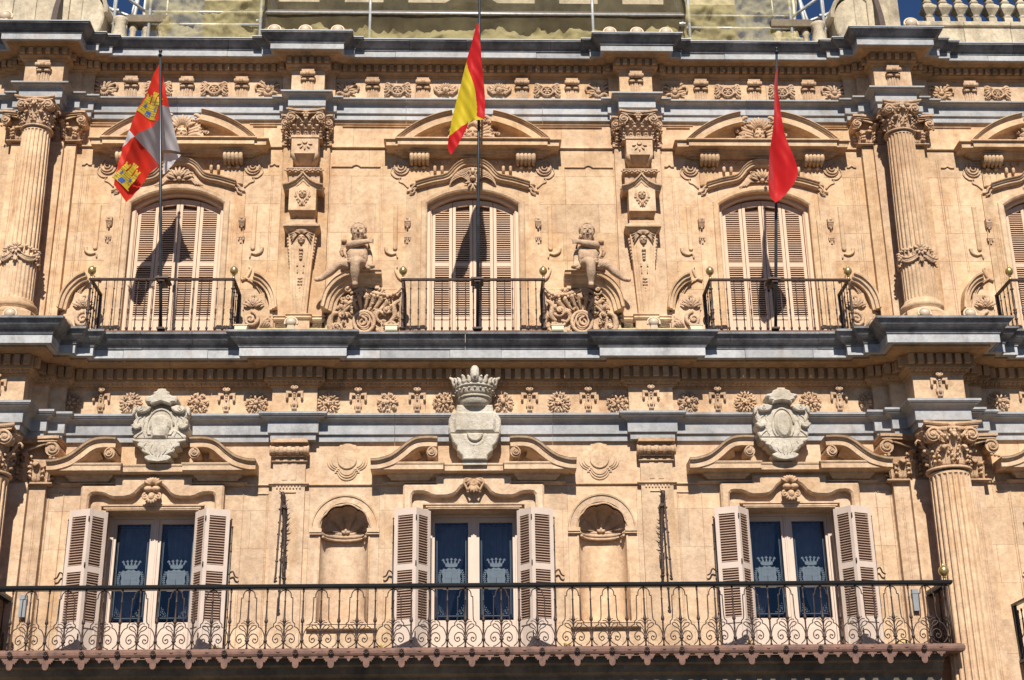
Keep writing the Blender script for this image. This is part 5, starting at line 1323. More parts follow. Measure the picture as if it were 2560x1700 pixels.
# ------------------------------------------------------------------ upper balconies
ub_prof = [(.012,0),(.010,.02),(.016,.025),(.018,.05),(.008,.06),(.007,.16),(.012,.165),(.012,.175),(.007,.18),(.008,.24),(.012,.255),(.013,.27),(.009,.29),(.013,.30),(.013,.31),(.006,.33),(.009,.42),(.007,.52),(.006,.60),(.013,.612),(.013,.62),(.006,.63),(.006,.735)]
ME_UB = mesh('baluster', MB().lathe(ub_prof, 0, 0, 7), 'iron')
ME_UP = mesh('corner_post', MB().lathe([(r*1.9+.002, z) for r, z in ub_prof], 0, 0, 9), 'iron')
ME_BALL = mesh('brass_finial', MB().lathe([(.02,0),(.014,.01),(.014,.035),(.022,.04),(.012,.05),(.03,.06),(.05,.085),(.056,.115),(.05,.145),(.03,.168),(.012,.176),(.012,.19),(.005,.205)], 0, 0, 16), 'brass')
for cx, lab in zip(BAYS, ('iron balcony railing with brass balls below the castle flag', 'iron balcony railing with brass balls below the red and yellow flag', 'iron balcony railing with brass balls below the plain red flag', 'iron balcony railing on the bay beyond the fluted column')):
    U = empty('balcony_railing', (cx, .53, 8.56)); tag(U, lab, 'railing')
    H = .955
    part('handrail', MB().run([(cx-H,0),(cx-H,.55),(cx+H,.55),(cx+H,0)], [(-.022,9.315),(.022,9.315),(.026,9.335),(.015,9.345),(-.015,9.345),(-.026,9.335)]), 'iron', U)
    part('floor_bar', MB().run([(cx-H,0),(cx-H,.55),(cx+H,.55),(cx+H,0)], [(-.03,8.545),(.025,8.545),(.03,8.575),(-.03,8.578)]), 'rust', U)
    for j in range(1, 18): inst('baluster', ME_UB, U, (cx-H+2*H*j/18, .55, 8.578))
    for s in (-1, 1):
        inst('corner_post', ME_UP, U, (cx+s*H, .55, 8.578)); inst('brass_finial', ME_BALL, U, (cx+s*H, .55, 9.343))
        for j in range(1, 4): inst('baluster', ME_UB, U, (cx+s*H, .55*j/4, 8.578))
        part('wall_post', MB().box(cx+s*H-.015, cx+s*H+.015, 0, .03, 8.56, 9.32), 'iron', U)

# ------------------------------------------------------------------ flagpoles and flags
def pole(x0, x1, dtop, ztop, label):
    P = empty('flagpole', (x0, .6, 8.58)); tag(P, label, 'flagpole')
    part('pole', MB().tube([(x0,.60,8.585),(x0+(x1-x0)*.22,.60+(dtop-.6)*.22,8.585+(ztop-8.585)*.22),(x1,dtop,ztop)], [.022,.022,.017], 10), 'pole_paint', P)
    part('finial', MB().ell(x1, dtop, ztop+.02, .026, .026, .03, 9, 6).ell(x1, dtop, ztop-.04, .03, .03, .01, 9, 4), 'black_iron', P)
    dm = .60+(dtop-.6)*(9.25-8.585)/(ztop-8.585)
    part('clamp', MB().box(x0-.085, x0+.085, .53, dm+.03, 9.24, 9.265).box(x0-.04, x0+.04, .53, dm+.03, 9.20, 9.212), 'iron', P)
    part('foot', MB().box(x0-.05, x0+.05, .56, .65, 8.575, 8.60), 'iron', P)
pole(-4.156, -4.252, 1.56, 12.25, 'leaning dark flagpole carrying the castle flag'); pole(4.074, 4.205, 1.52, 12.38, 'leaning dark flagpole carrying the plain red flag'); pole(.052, .10, 1.95, 14.2, 'tall leaning dark flagpole carrying the red and yellow flag')
def resamp(pts, n):
    P = [Vector(p) for p in pts]; L = [0]
    for a, b in zip(P, P[1:]): L.append(L[-1]+(b-a).length)
    out = []
    for i in range(n+1):
        t = L[-1]*i/n; j = 0
        while j < len(P)-2 and L[j+1] < t: j += 1
        out.append(P[j].lerp(P[j+1], 0 if L[j+1] == L[j] else (t-L[j])/(L[j+1]-L[j])))
    return out
def patch(Lp, Rp, mat, parent, name, wave=.03, wf=9, ph=0, n=26, m_=18, off=0):
    A, B_ = resamp(crom(Lp, 4), n), resamp(crom(Rp, 4), n); vs = []
    for i in range(n+1):
        for j in range(m_+1):
            p = A[i].lerp(B_[i], j/m_)
            vs.append((p.x, p.y+wave_d(p.x, p.z, wave, wf, ph)+off, p.z))
    k = MB(); k.add(vs, [(i*(m_+1)+j, i*(m_+1)+j+1, (i+1)*(m_+1)+j+1, (i+1)*(m_+1)+j) for i in range(n) for j in range(m_)], True)
    return part(name, k, mat, parent)
def wave_d(x, z, a, f, ph): return a*(.28*math.sin(f*6.5*(x*.9+.5*z)+1.3)+math.sin(f*(x*2.1+z*.55)+ph)+.6*math.sin(f*1.9*(x*1.6-z*.35)+ph*2+1)+.35*math.sin(f*3.7*(x+.18*z)+2.1))
# castle flag
F1 = empty('flag', (-4.26, 1.45, 10.1)); tag(F1, 'quartered red and white flag with two yellow castles on a pole', 'flag')
W1 = dict(wave=.028, wf=7)
def qpatch(a, b, c, d, mat, parent, name, wave=.028, wf=7, ph=0, n=24):
    a, b, c, d = Vector(a), Vector(b), Vector(c), Vector(d); vs = []
    for i in range(n+1):
        for j in range(n+1):
            u, v = i/n, j/n; p = (a.lerp(b, u)).lerp(d.lerp(c, u), v); vs.append((p.x, p.y+wave_d(p.x, p.z, wave, wf, ph), p.z))
    k = MB(); k.add(vs, [(i*(n+1)+j, i*(n+1)+j+1, (i+1)*(n+1)+j+1, (i+1)*(n+1)+j) for i in range(n) for j in range(n)], True)
    return part(name, k, mat, parent)
qpatch((-4.274,1.460,12.153), (-4.250,1.259,11.387), (-4.584,1.197,11.149), (-4.660,1.221,11.241), 'flag_red', F1, 'red_quarter')
qpatch((-4.250,1.259,11.387), (-4.250,1.259,11.387), (-4.314,0.800,10.932), (-4.584,1.197,11.149), 'flag_white', F1, 'white_quarter')
qpatch((-4.584,1.197,11.149), (-4.314,0.800,10.932), (-4.674,0.969,10.280), (-4.842,1.028,10.504), 'flag_red', F1, 'red_quarter')
qpatch((-4.754,1.164,11.025), (-4.584,1.197,11.149), (-4.842,1.028,10.504), (-4.842,1.028,10.504), 'flag_red', F1, 'red_quarter_edge')
qpatch((-4.660,1.221,11.241), (-4.584,1.197,11.149), (-4.754,1.164,11.025), (-4.754,1.164,11.025), 'flag_white', F1, 'white_quarter')
patch([(-4.266,1.460,12.153),(-4.256,1.378,11.841),(-4.250,1.305,11.563)], [(-4.262,1.460,12.153),(-4.196,1.378,11.842),(-4.132,1.302,11.552)], 'flag_red', F1, 'red_fold', **W1)
patch([(-4.250,1.305,11.563),(-4.268,1.120,11.324),(-4.275,0.960,11.105)], [(-4.132,1.302,11.552),(-4.076,1.120,11.302),(-3.999,0.980,11.025)], 'flag_white', F1, 'white_fold', **W1)
patch([(-4.264,0.860,11.114),(-4.260,0.860,10.954),(-4.257,0.860,10.793)], [(-4.010,0.860,11.046),(-4.104,0.860,10.910),(-4.210,0.860,10.804)], 'flag_white', F1, 'back_fold', **W1)
def castle(cx, cz, rot, k_, sk):
    ca, sa = math.cos(rot), math.sin(rot)
    def T(x, z):
        x += sk*z; return (cx+(x*ca-z*sa)*k_, cz+(x*sa+z*ca)*k_)
    def emb(poly, mat, off, name):
        # clothes-hugging emblem: cut into narrow strips so that it follows the folds
        xs = [p[0] for p in poly]; z0, z1 = min(p[1] for p in poly), max(p[1] for p in poly); k = MB(); n = 8
        for i in range(n):
            for j in range(4):
                a, b = min(xs)+(max(xs)-min(xs))*i/n, min(xs)+(max(xs)-min(xs))*(i+1)/n; c, d_ = z0+(z1-z0)*j/4, z0+(z1-z0)*(j+1)/4
                q = [T(a, c), T(b, c), T(b, d_), T(a, d_)]
                k.add([(x, depth1(z)+wave_d(x, z, .028, 7, 0)+off, z) for x, z in q], [(0,1,2,3)], True)
        return k
    depth1 = lambda z: .6+.262*(z-8.585)-.075
    body = MB()
    for r in ([(-.8,-1),(.8,.15)], [(-.8,.15),(-.35,.75)], [(-.22,.15),(.22,1.05)], [(.35,.15),(.8,.75)], [(-.85,.75),(-.68,.92)], [(-.48,.75),(-.3,.92)], [(.3,.75),(.48,.92)], [(.68,.75),(.85,.92)], [(-.28,1.05),(-.12,1.25)], [(-.07,1.05),(.07,1.25)], [(.12,1.05),(.28,1.25)], [(-.95,-1.1),(.95,-1)]):
        (a, b), (c, d_) = r; body.join(emb([(a,b),(c,d_)], None, .008, ''))
    part('castle_emblem', body, 'flag_gold', F1)
    ln = MB()
    for z in (-.8,-.6,-.4,-.2,0,.15,.4): ln.join(emb([(-.8,z),(.8,z+.03)], None, .011, ''))
    for x, z in ((-.6,-.8),(.6,-.8),(-.4,-.6),(.5,-.6),(-.6,-.4),(.6,-.4),(-.2,-.2),(.3,-.2),(-.5,0),(.5,0)): ln.join(emb([(x,z),(x+.03,z+.2)], None, .011, ''))
    part('castle_lines', ln, 'flag_line', F1, kind='stuff')
    dd = MB()
    for a, b, c, d_ in ((-.22,-1,.22,-.5),(-.55,-.35,-.4,-.05),(.4,-.35,.55,-.05)): dd.join(emb([(a,b),(c,d_)], None, .013, ''))
    part('castle_openings', dd, 'flag_blue', F1, kind='stuff')
castle(-4.376, 11.573, R(-25), .145, .0); castle(-4.667, 10.644, R(-38), .145, .0)
# red and yellow flag
F2 = empty('flag', (.05, 1.6, 10.8)); tag(F2, 'red and yellow flag hanging in folds on the tall middle pole', 'flag')
W2 = dict(wave=.022, wf=9, ph=1)
patch([(0.058,1.683,12.678),(-0.022,1.616,12.402),(-0.089,1.551,12.137),(-0.022,1.498,11.917),(0.036,1.442,11.685),(0.046,1.371,11.393)], [(0.073,1.683,12.678),(0.100,1.606,12.360),(0.121,1.539,12.085),(0.145,1.483,11.855),(0.161,1.427,11.624),(0.155,1.358,11.341)], 'flag_crimson', F2, 'red_stripe', **W2)
patch([(-0.089,1.551,12.137),(-0.152,1.492,11.894),(-0.224,1.426,11.622),(-0.287,1.360,11.350),(-0.328,1.305,11.120)], [(-0.087,1.551,12.136),(-0.022,1.498,11.917),(0.036,1.442,11.685),(0.046,1.371,11.393),(-0.069,1.353,11.319)], 'flag_yellow', F2, 'yellow_stripe', **W2)
patch([(0.046,1.371,11.393),(-0.019,1.361,11.351),(-0.069,1.353,11.319)], [(0.155,1.358,11.341),(0.061,1.357,11.335),(-0.060,1.352,11.317)], 'flag_yellow', F2, 'yellow_hem', **W2)
patch([(-0.328,1.305,11.120),(-0.345,1.285,11.038),(-0.339,1.262,10.945),(-0.307,1.247,10.882)], [(-0.065,1.354,11.324),(-0.111,1.320,11.184),(-0.193,1.280,11.017),(-0.287,1.249,10.893)], 'flag_crimson', F2, 'red_stripe', **W2)
# red flag
F3 = empty('flag', (4.13, 1.3, 10.2)); tag(F3, 'plain red flag hanging limp from its leaning dark pole', 'flag')
W3 = dict(wave=.02, wf=8, ph=2)
RL = [(4.159,1.608,12.046),(4.123,1.545,11.793),(4.114,1.499,11.604),(4.079,1.396,11.186),(4.029,1.319,10.873),(4.000,1.248,10.584),(3.994,1.202,10.397),(4.022,1.172,10.275),(4.082,1.154,10.203)]
RM = [(4.172,1.562,12.050),(4.155,1.499,11.791),(4.156,1.436,11.536),(4.137,1.349,11.180),(4.118,1.271,10.861),(4.103,1.229,10.689),(4.089,1.178,10.485),(4.102,1.140,10.329),(4.095,1.111,10.211)]
RR = [(4.185,1.608,12.047),(4.172,1.546,11.794),(4.203,1.453,11.416),(4.247,1.386,11.146),(4.304,1.340,10.957),(4.410,1.269,10.668),(4.373,1.228,10.502),(4.242,1.185,10.327),(4.110,1.158,10.216)]
patch(RL, RM, 'flag_crimson', F3, 'folded_cloth', **W3); patch(RM, RR, 'flag_crimson', F3, 'hanging_cloth', **W3)

# ------------------------------------------------------------------ cherub statues
def putto(s, label):
    T = empty('cherub_statue', (s*1.6, .3, 9.24)); tag(T, label, 'statue', None)
    V = []; E = []; Rr = []
    def v(x, d, z, r): V.append((s*x-s*1.6, -(d-.3), z-9.24)); Rr.append(r); return len(V)-1
    def ch(par, *ps):
        for p in ps: i = v(*p); E.append((par, i)); par = i
        return par
    pel = v(1.60,.28,9.67,.115); bel = ch(pel, (1.60,.32,9.77,.15)); che = ch(bel, (1.605,.29,9.90,.13)); nk = ch(che, (1.60,.29,10.005,.052)); ch(nk, (1.60,.30,10.06,.065), (1.598,.31,10.13,.10), (1.595,.30,10.21,.095))
    ch(pel, (1.565,.38,9.65,.085), (1.585,.47,9.63,.085), (1.605,.55,9.60,.078), (1.612,.555,9.535,.058), (1.612,.53,9.46,.066), (1.612,.50,9.38,.052), (1.612,.48,9.31,.034), (1.61,.50,9.27,.038), (1.605,.57,9.255,.03))
    ch(pel, (1.70,.29,9.66,.085), (1.78,.32,9.665,.08), (1.855,.34,9.655,.068), (1.91,.33,9.60,.054), (1.96,.32,9.55,.060), (2.04,.31,9.485,.044), (2.10,.31,9.44,.034), (2.14,.34,9.425,.036), (2.17,.38,9.40,.026))
    sh = ch(che, (1.71,.28,9.955,.062)); hd = ch(sh, (1.73,.34,9.93,.058), (1.68,.42,9.915,.054), (1.60,.45,9.915,.05), (1.52,.46,9.93,.042), (1.455,.45,9.95,.028), (1.425,.45,9.96,.032))
    for i in range(4): ch(hd, (1.395,.455+.0*i,9.985-.018*i,.012), (1.375,.44,9.98-.018*i,.010))
    ch(hd, (1.42,.47,9.995,.012), (1.41,.47,10.01,.010))
    sh = ch(che, (1.50,.27,9.945,.06)); hd = ch(sh, (1.46,.27,9.86,.054), (1.435,.29,9.77,.046), (1.43,.32,9.69,.036), (1.425,.35,9.645,.032))
    for i in range(4): ch(hd, (1.395+.016*i,.39,9.625,.012), (1.39+.016*i,.40,9.605,.010))
    ch(hd, (1.455,.38,9.64,.012))
    me = bpy.data.meshes.new('body'); me.from_pydata(V, E, []); me.materials.append(M['carved'])
    o = inst('body', me, T, (s*1.6, .3, 9.24))
    md = o.modifiers.new('skin', 'SKIN'); md.use_smooth_shade = True
    for i, sv in enumerate(me.skin_vertices[0].data): sv.radius = (Rr[i]*1.12 if Rr[i] > .02 else Rr[i],)*2; sv.use_root = (i == 0)
    sb = o.modifiers.new('sub', 'SUBSURF'); sb.levels = 2; sb.render_levels = 2
    m1 = lambda k: k if s > 0 else k.mirror()
    k = MB(); x, d, z = 1.597, .345, 10.15
    k.tube([(x,.385,z+.02),(x-.002,.418,z-.012),(x-.002,.405,z-.022)], [.010,.018,.016], 6)
    for q in (-1, 1): k.ell(x+q*.032, .372, z+.012, .018, .012, .010, 7, 4); k.tube([(x+q*.014,.384,z+.032),(x+q*.04,.376,z+.036),(x+q*.06,.355,z+.026)], [.008,.010,.006], 5); k.ell(x+q*.04, .362, z-.028, .026, .02, .024, 7, 5); k.ell(x+q*.085, .30, z-.005, .014, .022, .026, 7, 4)
    k.tube([(x-.022,.384,z-.042),(x,.392,z-.040),(x+.022,.384,z-.042)], [.006,.010,.006], 5); k.tube([(x-.018,.382,z-.055),(x,.390,z-.056),(x+.018,.382,z-.055)], [.006,.010,.006], 5)
    k.v = [(x_, d_+.018, z_) for x_, d_, z_ in k.v]; part('face', m1(k), 'carved', T)
    k = MB()
    k.ell(1.60, .255, 10.215, .118, .10, .12, 14, 8); k.tube([(1.615,.25,10.28),(1.64,.24,10.335),(1.665,.22,10.35)], [.07,.035,.01], 8)
    c = [(1.598+.104*math.cos(R(10+16*i)), .335-.02*abs(math.cos(R(10+16*i))), 10.18+.115*math.sin(R(10+16*i))) for i in range(11)]; k.tube(c, .012, 7, .7)
    for i in range(7): a = R(150+40*i*.75); k.ell(1.595+.095*math.cos(a), .27+.09*math.sin(a), 10.10-.012*(i % 3), .03, .03, .035, 7, 5)
    part('cap_and_hair', m1(k), 'carved', T)
    k = MB()
    for P, r in (([(1.50,.37,9.70),(1.56,.43,9.67),(1.66,.42,9.68),(1.73,.36,9.72)], .035), ([(1.52,.38,9.66),(1.57,.46,9.62),(1.66,.44,9.64),(1.74,.36,9.68)], .03), ([(1.70,.36,9.72),(1.75,.34,9.66),(1.73,.36,9.60)], .035), ([(1.72,.30,9.74),(1.78,.25,9.85),(1.79,.2,9.97)], .028), ([(1.74,.30,9.72),(1.80,.28,9.68),(1.78,.30,9.62)], .03), ([(1.49,.34,9.70),(1.46,.36,9.64),(1.47,.38,9.58)], .03)):
        c = crom(P, 4); k.tube(c, bulge(len(c), r, .5), 7)
    part('drapery', m1(k), 'carved', T)
    k = MB()
    for i in range(5): c = crom([(1.72,.22,10.0-.02*i),(1.80+.01*i,.20,10.06-.035*i),(1.83-.005*i,.19,10.03-.05*i)], 4); k.tube(c, bulge(len(c), .028, .4), 6)
    k.ell(1.80, .24, 10.05, .04, .04, .035, 8, 5)
    part('wing', m1(k), 'carved', T)
    part('rest_block', m1(MB().tube([(1.42,.34,9.58),(1.43,.36,9.62)], [.07,.06], 9).ell(1.40, .38, 9.60, .05, .05, .03, 8, 5)), 'carved', T)
putto(1, 'stone cherub seated on the curved half pediment on the plain red flag side'); putto(-1, 'stone cherub seated on the curved half pediment on the castle flag side')

# ------------------------------------------------------------------ iron torch brackets on the lower pilasters
for s, lab in ((-1, 'dark spiked wrought iron bracket on the lower pilaster on the castle flag side'), (1, 'dark spiked wrought iron bracket on the lower pilaster on the plain red flag side')):
    T = empty('iron_bracket', (s*2.49, .25, 5.2)); tag(T, lab, 'bracket')
    k = MB().tube([(s*2.51,.42,5.22),(s*2.505,.40,5.35),(s*2.50,.35,5.8),(s*2.49,.28,6.30)], .013, 7)
    for z, r in ((5.24,.026),(5.28,.02),(5.50,.022),(5.66,.02),(5.86,.022),(6.02,.018),(6.2,.022)): k.ell(s*2.503, .41-.13*(z-5.3), z, r, r, .016, 7, 4)
    part('rod', k, 'iron', T)
    k = MB().tube([(s*2.44,.13,5.32),(s*2.445,.13,5.42),(s*2.445,.14,5.7),(s*2.455,.15,6.0),(s*2.47,.17,6.2),(s*2.48,.22,6.38),(s*2.485,.26,6.44)], [.016,.022,.014,.022,.026,.035,.02], 7)
    for z in (5.34,5.42): k.ell(s*2.44, .13, z, .028, .028, .018, 7, 4)
    part('stem', k, 'iron', T)
    k = MB(); rr = random.Random(3)
    for i in range(46):
        z = 5.5+.93*i/45; x = s*(2.445+.035*max(0,(z-6.0))/.4); d = .14+.10*max(0, z-6.1)/.3; L = .035+.03*(z > 5.75)*(.6+.6*math.sin(i*1.3)**2)
        a = rr.uniform(0, 2*PI); k.tube([(x, d, z), (x+L*.6*math.cos(a), d+L*.5*math.sin(a), z+.008), (x+L*math.cos(a), d+L*.9*math.sin(a), z+.03)], [.009,.007,.002], 4)
    part('spikes', k, 'iron', T, kind='stuff')
    part('wall_plate', MB().box(s*2.445-.03, s*2.445+.03, .045, .14, 5.55, 5.62), 'iron', T); part('wall_plate', MB().box(s*2.47-.03, s*2.47+.03, .045, .22, 6.24, 6.28), 'iron', T)

# ------------------------------------------------------------------ floodlights
def bowl(x, d, z, label, group, k_=1.0):
    T = empty('floodlight', (x, d, z)); tag(T, label, 'floodlight', group); k = MB()
    h = .075*k_
    k.taper((x-h*.75, x+h*.75, d-.05, d+.05, z), (x-h*.55, x+h*.55, d-.04, d+.06, z+h*.9)); part('stand', k, 'lamp_cream', T)
    part('bowl', MB().ell(x, d+.02, z+h*1.55, h*.92, h*.8, h*.85, 14, 8), 'lamp_glass', T)
    k = MB(); c = [(x+h*1.12*math.cos(R(-20+11*i)), d+.02, z+h*1.55+h*1.0*math.sin(R(-20+11*i))) for i in range(21)]; k.tube(c, h*.17, 6); k.ell(x-h*1.1, d+.03, z+h*1.25, h*.22, h*.3, h*.22, 6, 4); k.ell(x+h*1.1, d+.03, z+h*1.25, h*.22, h*.3, h*.22, 6, 4)
    part('rim', k, 'lamp_cream', T)
def box_light(x, d, z, label, group):
    T = empty('floodlight', (x, d, z)); tag(T, label, 'floodlight', group)
    k = MB().taper((x-.075, x+.075, d-.06, d+.05, z+.02), (x-.085, x+.085, d-.09, d+.015, z+.10)); part('housing', k, 'lamp_cream', T)
    k = MB()
    for i in range(5): k.box(x-.08, x+.08, d+.035-.014*i, d+.041-.014*i, z+.008, z+.055+.006*i)
    part('fins', k, 'lamp_cream', T, kind='stuff'); part('bracket', MB().box(x-.03, x+.03, d-.05, d+.0, z-.005, z+.03), 'lamp_gold', T)
    part('lid', MB().taper((x-.095, x+.095, d-.10, d+.03, z+.098), (x-.09, x+.09, d-.09, d+.02, z+.112)), 'lamp_cream', T)
G1 = 'floodlights along the middle cornice'; zl = 8.545
bowl(-6.04, .93, 8.545, 'cream bowl floodlight at the foot of the upper column on the castle flag side', G1)
box_light(-5.64, .76, 8.545, 'cream box floodlight between the upper column and the castle flag balcony', G1)
box_light(-3.10, .58, zl, 'cream box floodlight between the castle flag balcony and the tapering pilaster', G1)
bowl(-2.43, .62, zl, 'cream bowl floodlight at the foot of the tapering pilaster on the castle flag side', G1)
box_light(-1.10, .58, zl, 'cream box floodlight beside the middle balcony on the castle flag side', G1)
box_light(1.13, .58, zl, 'cream box floodlight beside the middle balcony on the plain red flag side', G1)
bowl(2.42, .62, zl, 'cream bowl floodlight at the foot of the tapering pilaster on the plain red flag side', G1)
box_light(3.0, .58, zl, 'cream box floodlight between the tapering pilaster and the plain red flag balcony', G1)
box_light(5.60, .76, 8.545, 'cream box floodlight between the plain red flag balcony and the upper column', G1)
bowl(6.0, .95, 8.545, 'cream bowl floodlight at the foot of the upper column on the plain red flag side', G1)
bowl(6.62, .93, 8.545, 'cream bowl floodlight beyond the upper column foot beside the neighbouring bay scroll', G1)
box_light(7.08, .72, 8.545, 'cream box floodlight beside the neighbouring bay balcony railing', G1)
G2 = 'floodlights on the top cornice'
for x, w_ in ((-2.89, 'one nearest the castle flag'), (-2.44, 'middle one'), (-1.97, 'one nearest the middle flagpole')): bowl(x*1.004, .42, 13.24, 'cream bowl floodlight, ' + w_ + ' of three above the castle-side pilaster', G2, 1.1)
for x, w_ in ((2.02, 'one nearest the middle flagpole'), (2.42, 'middle one'), (2.85, 'one nearest the plain red flag')): bowl(x*1.004, .42, 13.24, 'cream bowl floodlight, ' + w_ + ' of three above the red flag pilaster', G2, 1.1)
box_light(-3.98, .20, 13.24, 'cream box floodlight on the top cornice before the netting, castle flag side', G2); box_light(3.72, .20, 13.24, 'cream box floodlight on the top cornice before the netting, plain red flag side', G2)
bowl(-6.72, .70, 13.24, 'cream bowl floodlight on the top cornice beside the weathered pier, castle flag side', G2, 1.2); bowl(6.45, .68, 13.24, 'cream bowl floodlight on the top cornice beside the stone balustrade', G2, 1.2)
G3 = 'floodlights on the main balcony floor'
for x, lab in ((-3.18, 'gold finned floodlight on the main balcony beside the castle flag bay shutters'), (-1.15, 'gold finned floodlight on the main balcony beside the middle shutters, castle flag side'), (1.13, 'gold finned floodlight on the main balcony beside the middle shutters, plain red flag side'), (3.42, 'gold finned floodlight on the main balcony beneath the plain red flag bay shutters')):
    T = empty('floodlight', (x, .55, 4.225)); tag(T, lab, 'floodlight', G3)
    k = MB()
    for i in range(6): k.box(x-.085, x+.085, .5, .62, 4.25+.016*i, 4.258+.016*i)
    k.box(x-.07, x+.07, .5, .6, 4.226, 4.36); part('finned_body', k, 'lamp_gold', T); k = MB(); petals(k, x, .56, 4.37, 5, .0, .07, .012, .02, 20, 160); part('clips', k, 'lamp_gold', T)
T = empty('floodlight', (5.35, .5, 4.225)); tag(T, 'round dark floodlight on the main balcony next to the big fluted column', 'floodlight', G3)
part('drum', MB().tube([(5.35,.42,4.34),(5.35,.55,4.34)], .10, 16), 'black_iron', T); part('lens', MB().tube([(5.35,.55,4.34),(5.35,.556,4.34)], .085, 16), 'lamp_gold', T); part('yoke', MB().box(5.27, 5.43, .45, .5, 4.226, 4.25), 'black_iron', T)
for s, lab in ((-1, 'small grey metal box on the wall at the balcony end, castle flag side'), (1, 'small grey metal box on the wall at the balcony end by the big column')):
    tag(part('junction_box', MB().box(s*5.70-.04, s*5.70+.04, .10, .16, 4.86, 5.14).box(s*5.70-.045, s*5.70+.045, .095, .165, 5.08, 5.10), 'plastic_grey'), lab, 'box')
# ------------------------------------------------------------------ roof line: piers, balustrade, attic, scaffolding and netting
for s in (-1, 1):
    k = MB(); k.box(s*6.17-.34, s*6.17+.34, -.5, .12, 13.2, 14.9)
    k.box(s*6.17-.16, s*6.17+.16, .12, .16, 13.3, 14.3); k.box(s*6.17-.42, s*6.17+.42, -.5, .2, 13.2, 13.42)
    p = part('roof_pier', k, 'attic', town, bevel=.012)
    k = MB().prism([(s*5.80+.30*math.cos(R(t)), 13.82+.42*math.sin(R(t))) for t in range(0, 360, 15)], -.4, .10, .02); k.box(s*5.62-.32, s*5.62+.32, -.45, .05, 13.2, 13.55)
    k.sweep([(s*5.80+.30*math.cos(R(t)), 13.86+.42*math.sin(R(t))) for t in range(180, -1, -12)], [(0,-.4),(0,.14),(.04,.16),(.06,.14),(.06,-.4)])
    if s < 0: k.box(-7.4, -6.52, -.5, .10, 13.2, 14.9); k.box(-7.0, -6.85, .10, .13, 13.3, 14.9)
    part('scroll_buttress', k, 'attic', p)
    k = MB().lathe([(.13,13.2),(.13,13.5),(.10,13.55),(.12,13.6),(.08,13.8),(.11,13.86),(.11,13.9)], s*5.30, -.1, 12); k.box(s*5.30-.14, s*5.30+.14, -.25, .03, 13.2, 13.46); part('end_baluster', k, 'attic', p)
    k = MB().tube([(s*6.12,.14,14.35),(s*6.14,.2,14.1),(s*6.13,.34,13.75),(s*6.10,.47,13.42),(s*6.08,.55,13.24)], [.05,.05,.055,.06,.07], 4, smooth=False)
    T = part('iron_stay', k, 'rust' if False else 'iron'); tag(T, 'heavy dark iron stay on the roof pier, ' + ('castle flag side' if s < 0 else 'beside the stone balustrade'), 'stay')
    # dark coping on stubs beside the scaffolding
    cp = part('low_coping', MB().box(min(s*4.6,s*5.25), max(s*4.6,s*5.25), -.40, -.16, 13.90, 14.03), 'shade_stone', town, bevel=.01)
    for x in (4.72, 4.95, 5.15): part('stub_baluster', MB().lathe([(.05,13.2),(.05,13.5),(.035,13.6),(.05,13.78),(.065,13.82),(.065,13.90)], s*x, -.28, 10), 'attic', cp)
BT = empty('stone_balustrade', (8.3, -.1, 13.22)); tag(BT, 'weathered pale stone balustrade against the blue sky above the top cornice', 'balustrade')
for i in range(5):
    part('plinth_stone', MB().box(6.75+.72*i, 6.75+.72*(i+1)-.004, -.25, .12, 13.22, 13.80).box(6.75+.72*i, 6.75+.72*(i+1)-.004, -.28, .16, 13.72+.004*(i % 2), 13.80), 'attic', BT, bevel=.012)
k = MB().box(-.062, .062, -.062, .062, 0, .17)
k.lathe([(.05,.17),(.075,.20),(.05,.225),(.04,.26)], 0, 0, 8); k.taper((-.045,.045,-.045,.045,.22), (-.105,.105,-.105,.105,.32)); k.box(-.105,.105,-.105,.105,.32,.36); k.taper((-.10,.10,-.10,.10,.36), (-.05,.05,-.05,.05,.43)); k.lathe([(.05,.43),(.075,.46),(.05,.50),(.04,.53)], 0, 0, 8); k.box(-.062,.062,-.062,.062,.53,.70)
ME_SB = mesh('stone_baluster', k, 'attic')
for i in range(12): inst('stone_baluster', ME_SB, BT, (7.02+.243*i, -.05, 13.80))
part('coping', MB().box(6.75, 10.2, -.24, .10, 14.50, 14.62), 'attic', BT)
# attic storey set back behind the scaffolding
at = empty('attic_storey', (0, -1.8, 13.0)); tag(at, 'brown stone attic with arched window half hidden behind scaffold netting', 'building')
r, zc = .5, 14.78
W = MB(); 
for a, b, z0, z1 in ((-4.4,-.51,13.1,16.2),(.51,4.4,13.1,16.2)): W.box(a, b, -2.1, -1.65, z0, z1)
part('wall', W, 'attic', at)
part('arch_wall', MB().prism([(-.63,13.1),(-.63,14.6)] and ([(-.51,16.2),(-.51,zc)]+[(-r*math.cos(R(12*i)), zc+r*math.sin(R(12*i))) for i in range(16)]+[(.51,zc),(.51,16.2)]), -2.1, -1.65), 'attic', at)
part('arch_moulding', MB().sweep([(-r,13.1),(-r,zc)]+[(-r*math.cos(R(10*i)), zc+r*math.sin(R(10*i))) for i in range(1,18)]+[(r,zc),(r,13.1)], [(0,-1.7),(0,-1.58),(.05,-1.54),(.12,-1.56),(.16,-1.6),(.16,-1.7)]), 'attic', at)
gw = part('arched_window', MB().prism([(-.5,13.1),(.5,13.1),(.5,zc)]+[(r*math.cos(R(12*i)), zc+r*math.sin(R(12*i))) for i in range(16)]+[(-.5,zc)], -2.0, -1.95), 'white_frame', at)
for i in range(5): part('glazing_bar', MB().box(-.4+.2*i-.015, -.4+.2*i+.015, -1.95, -1.93, 13.2, 15.5), 'black_iron', gw)
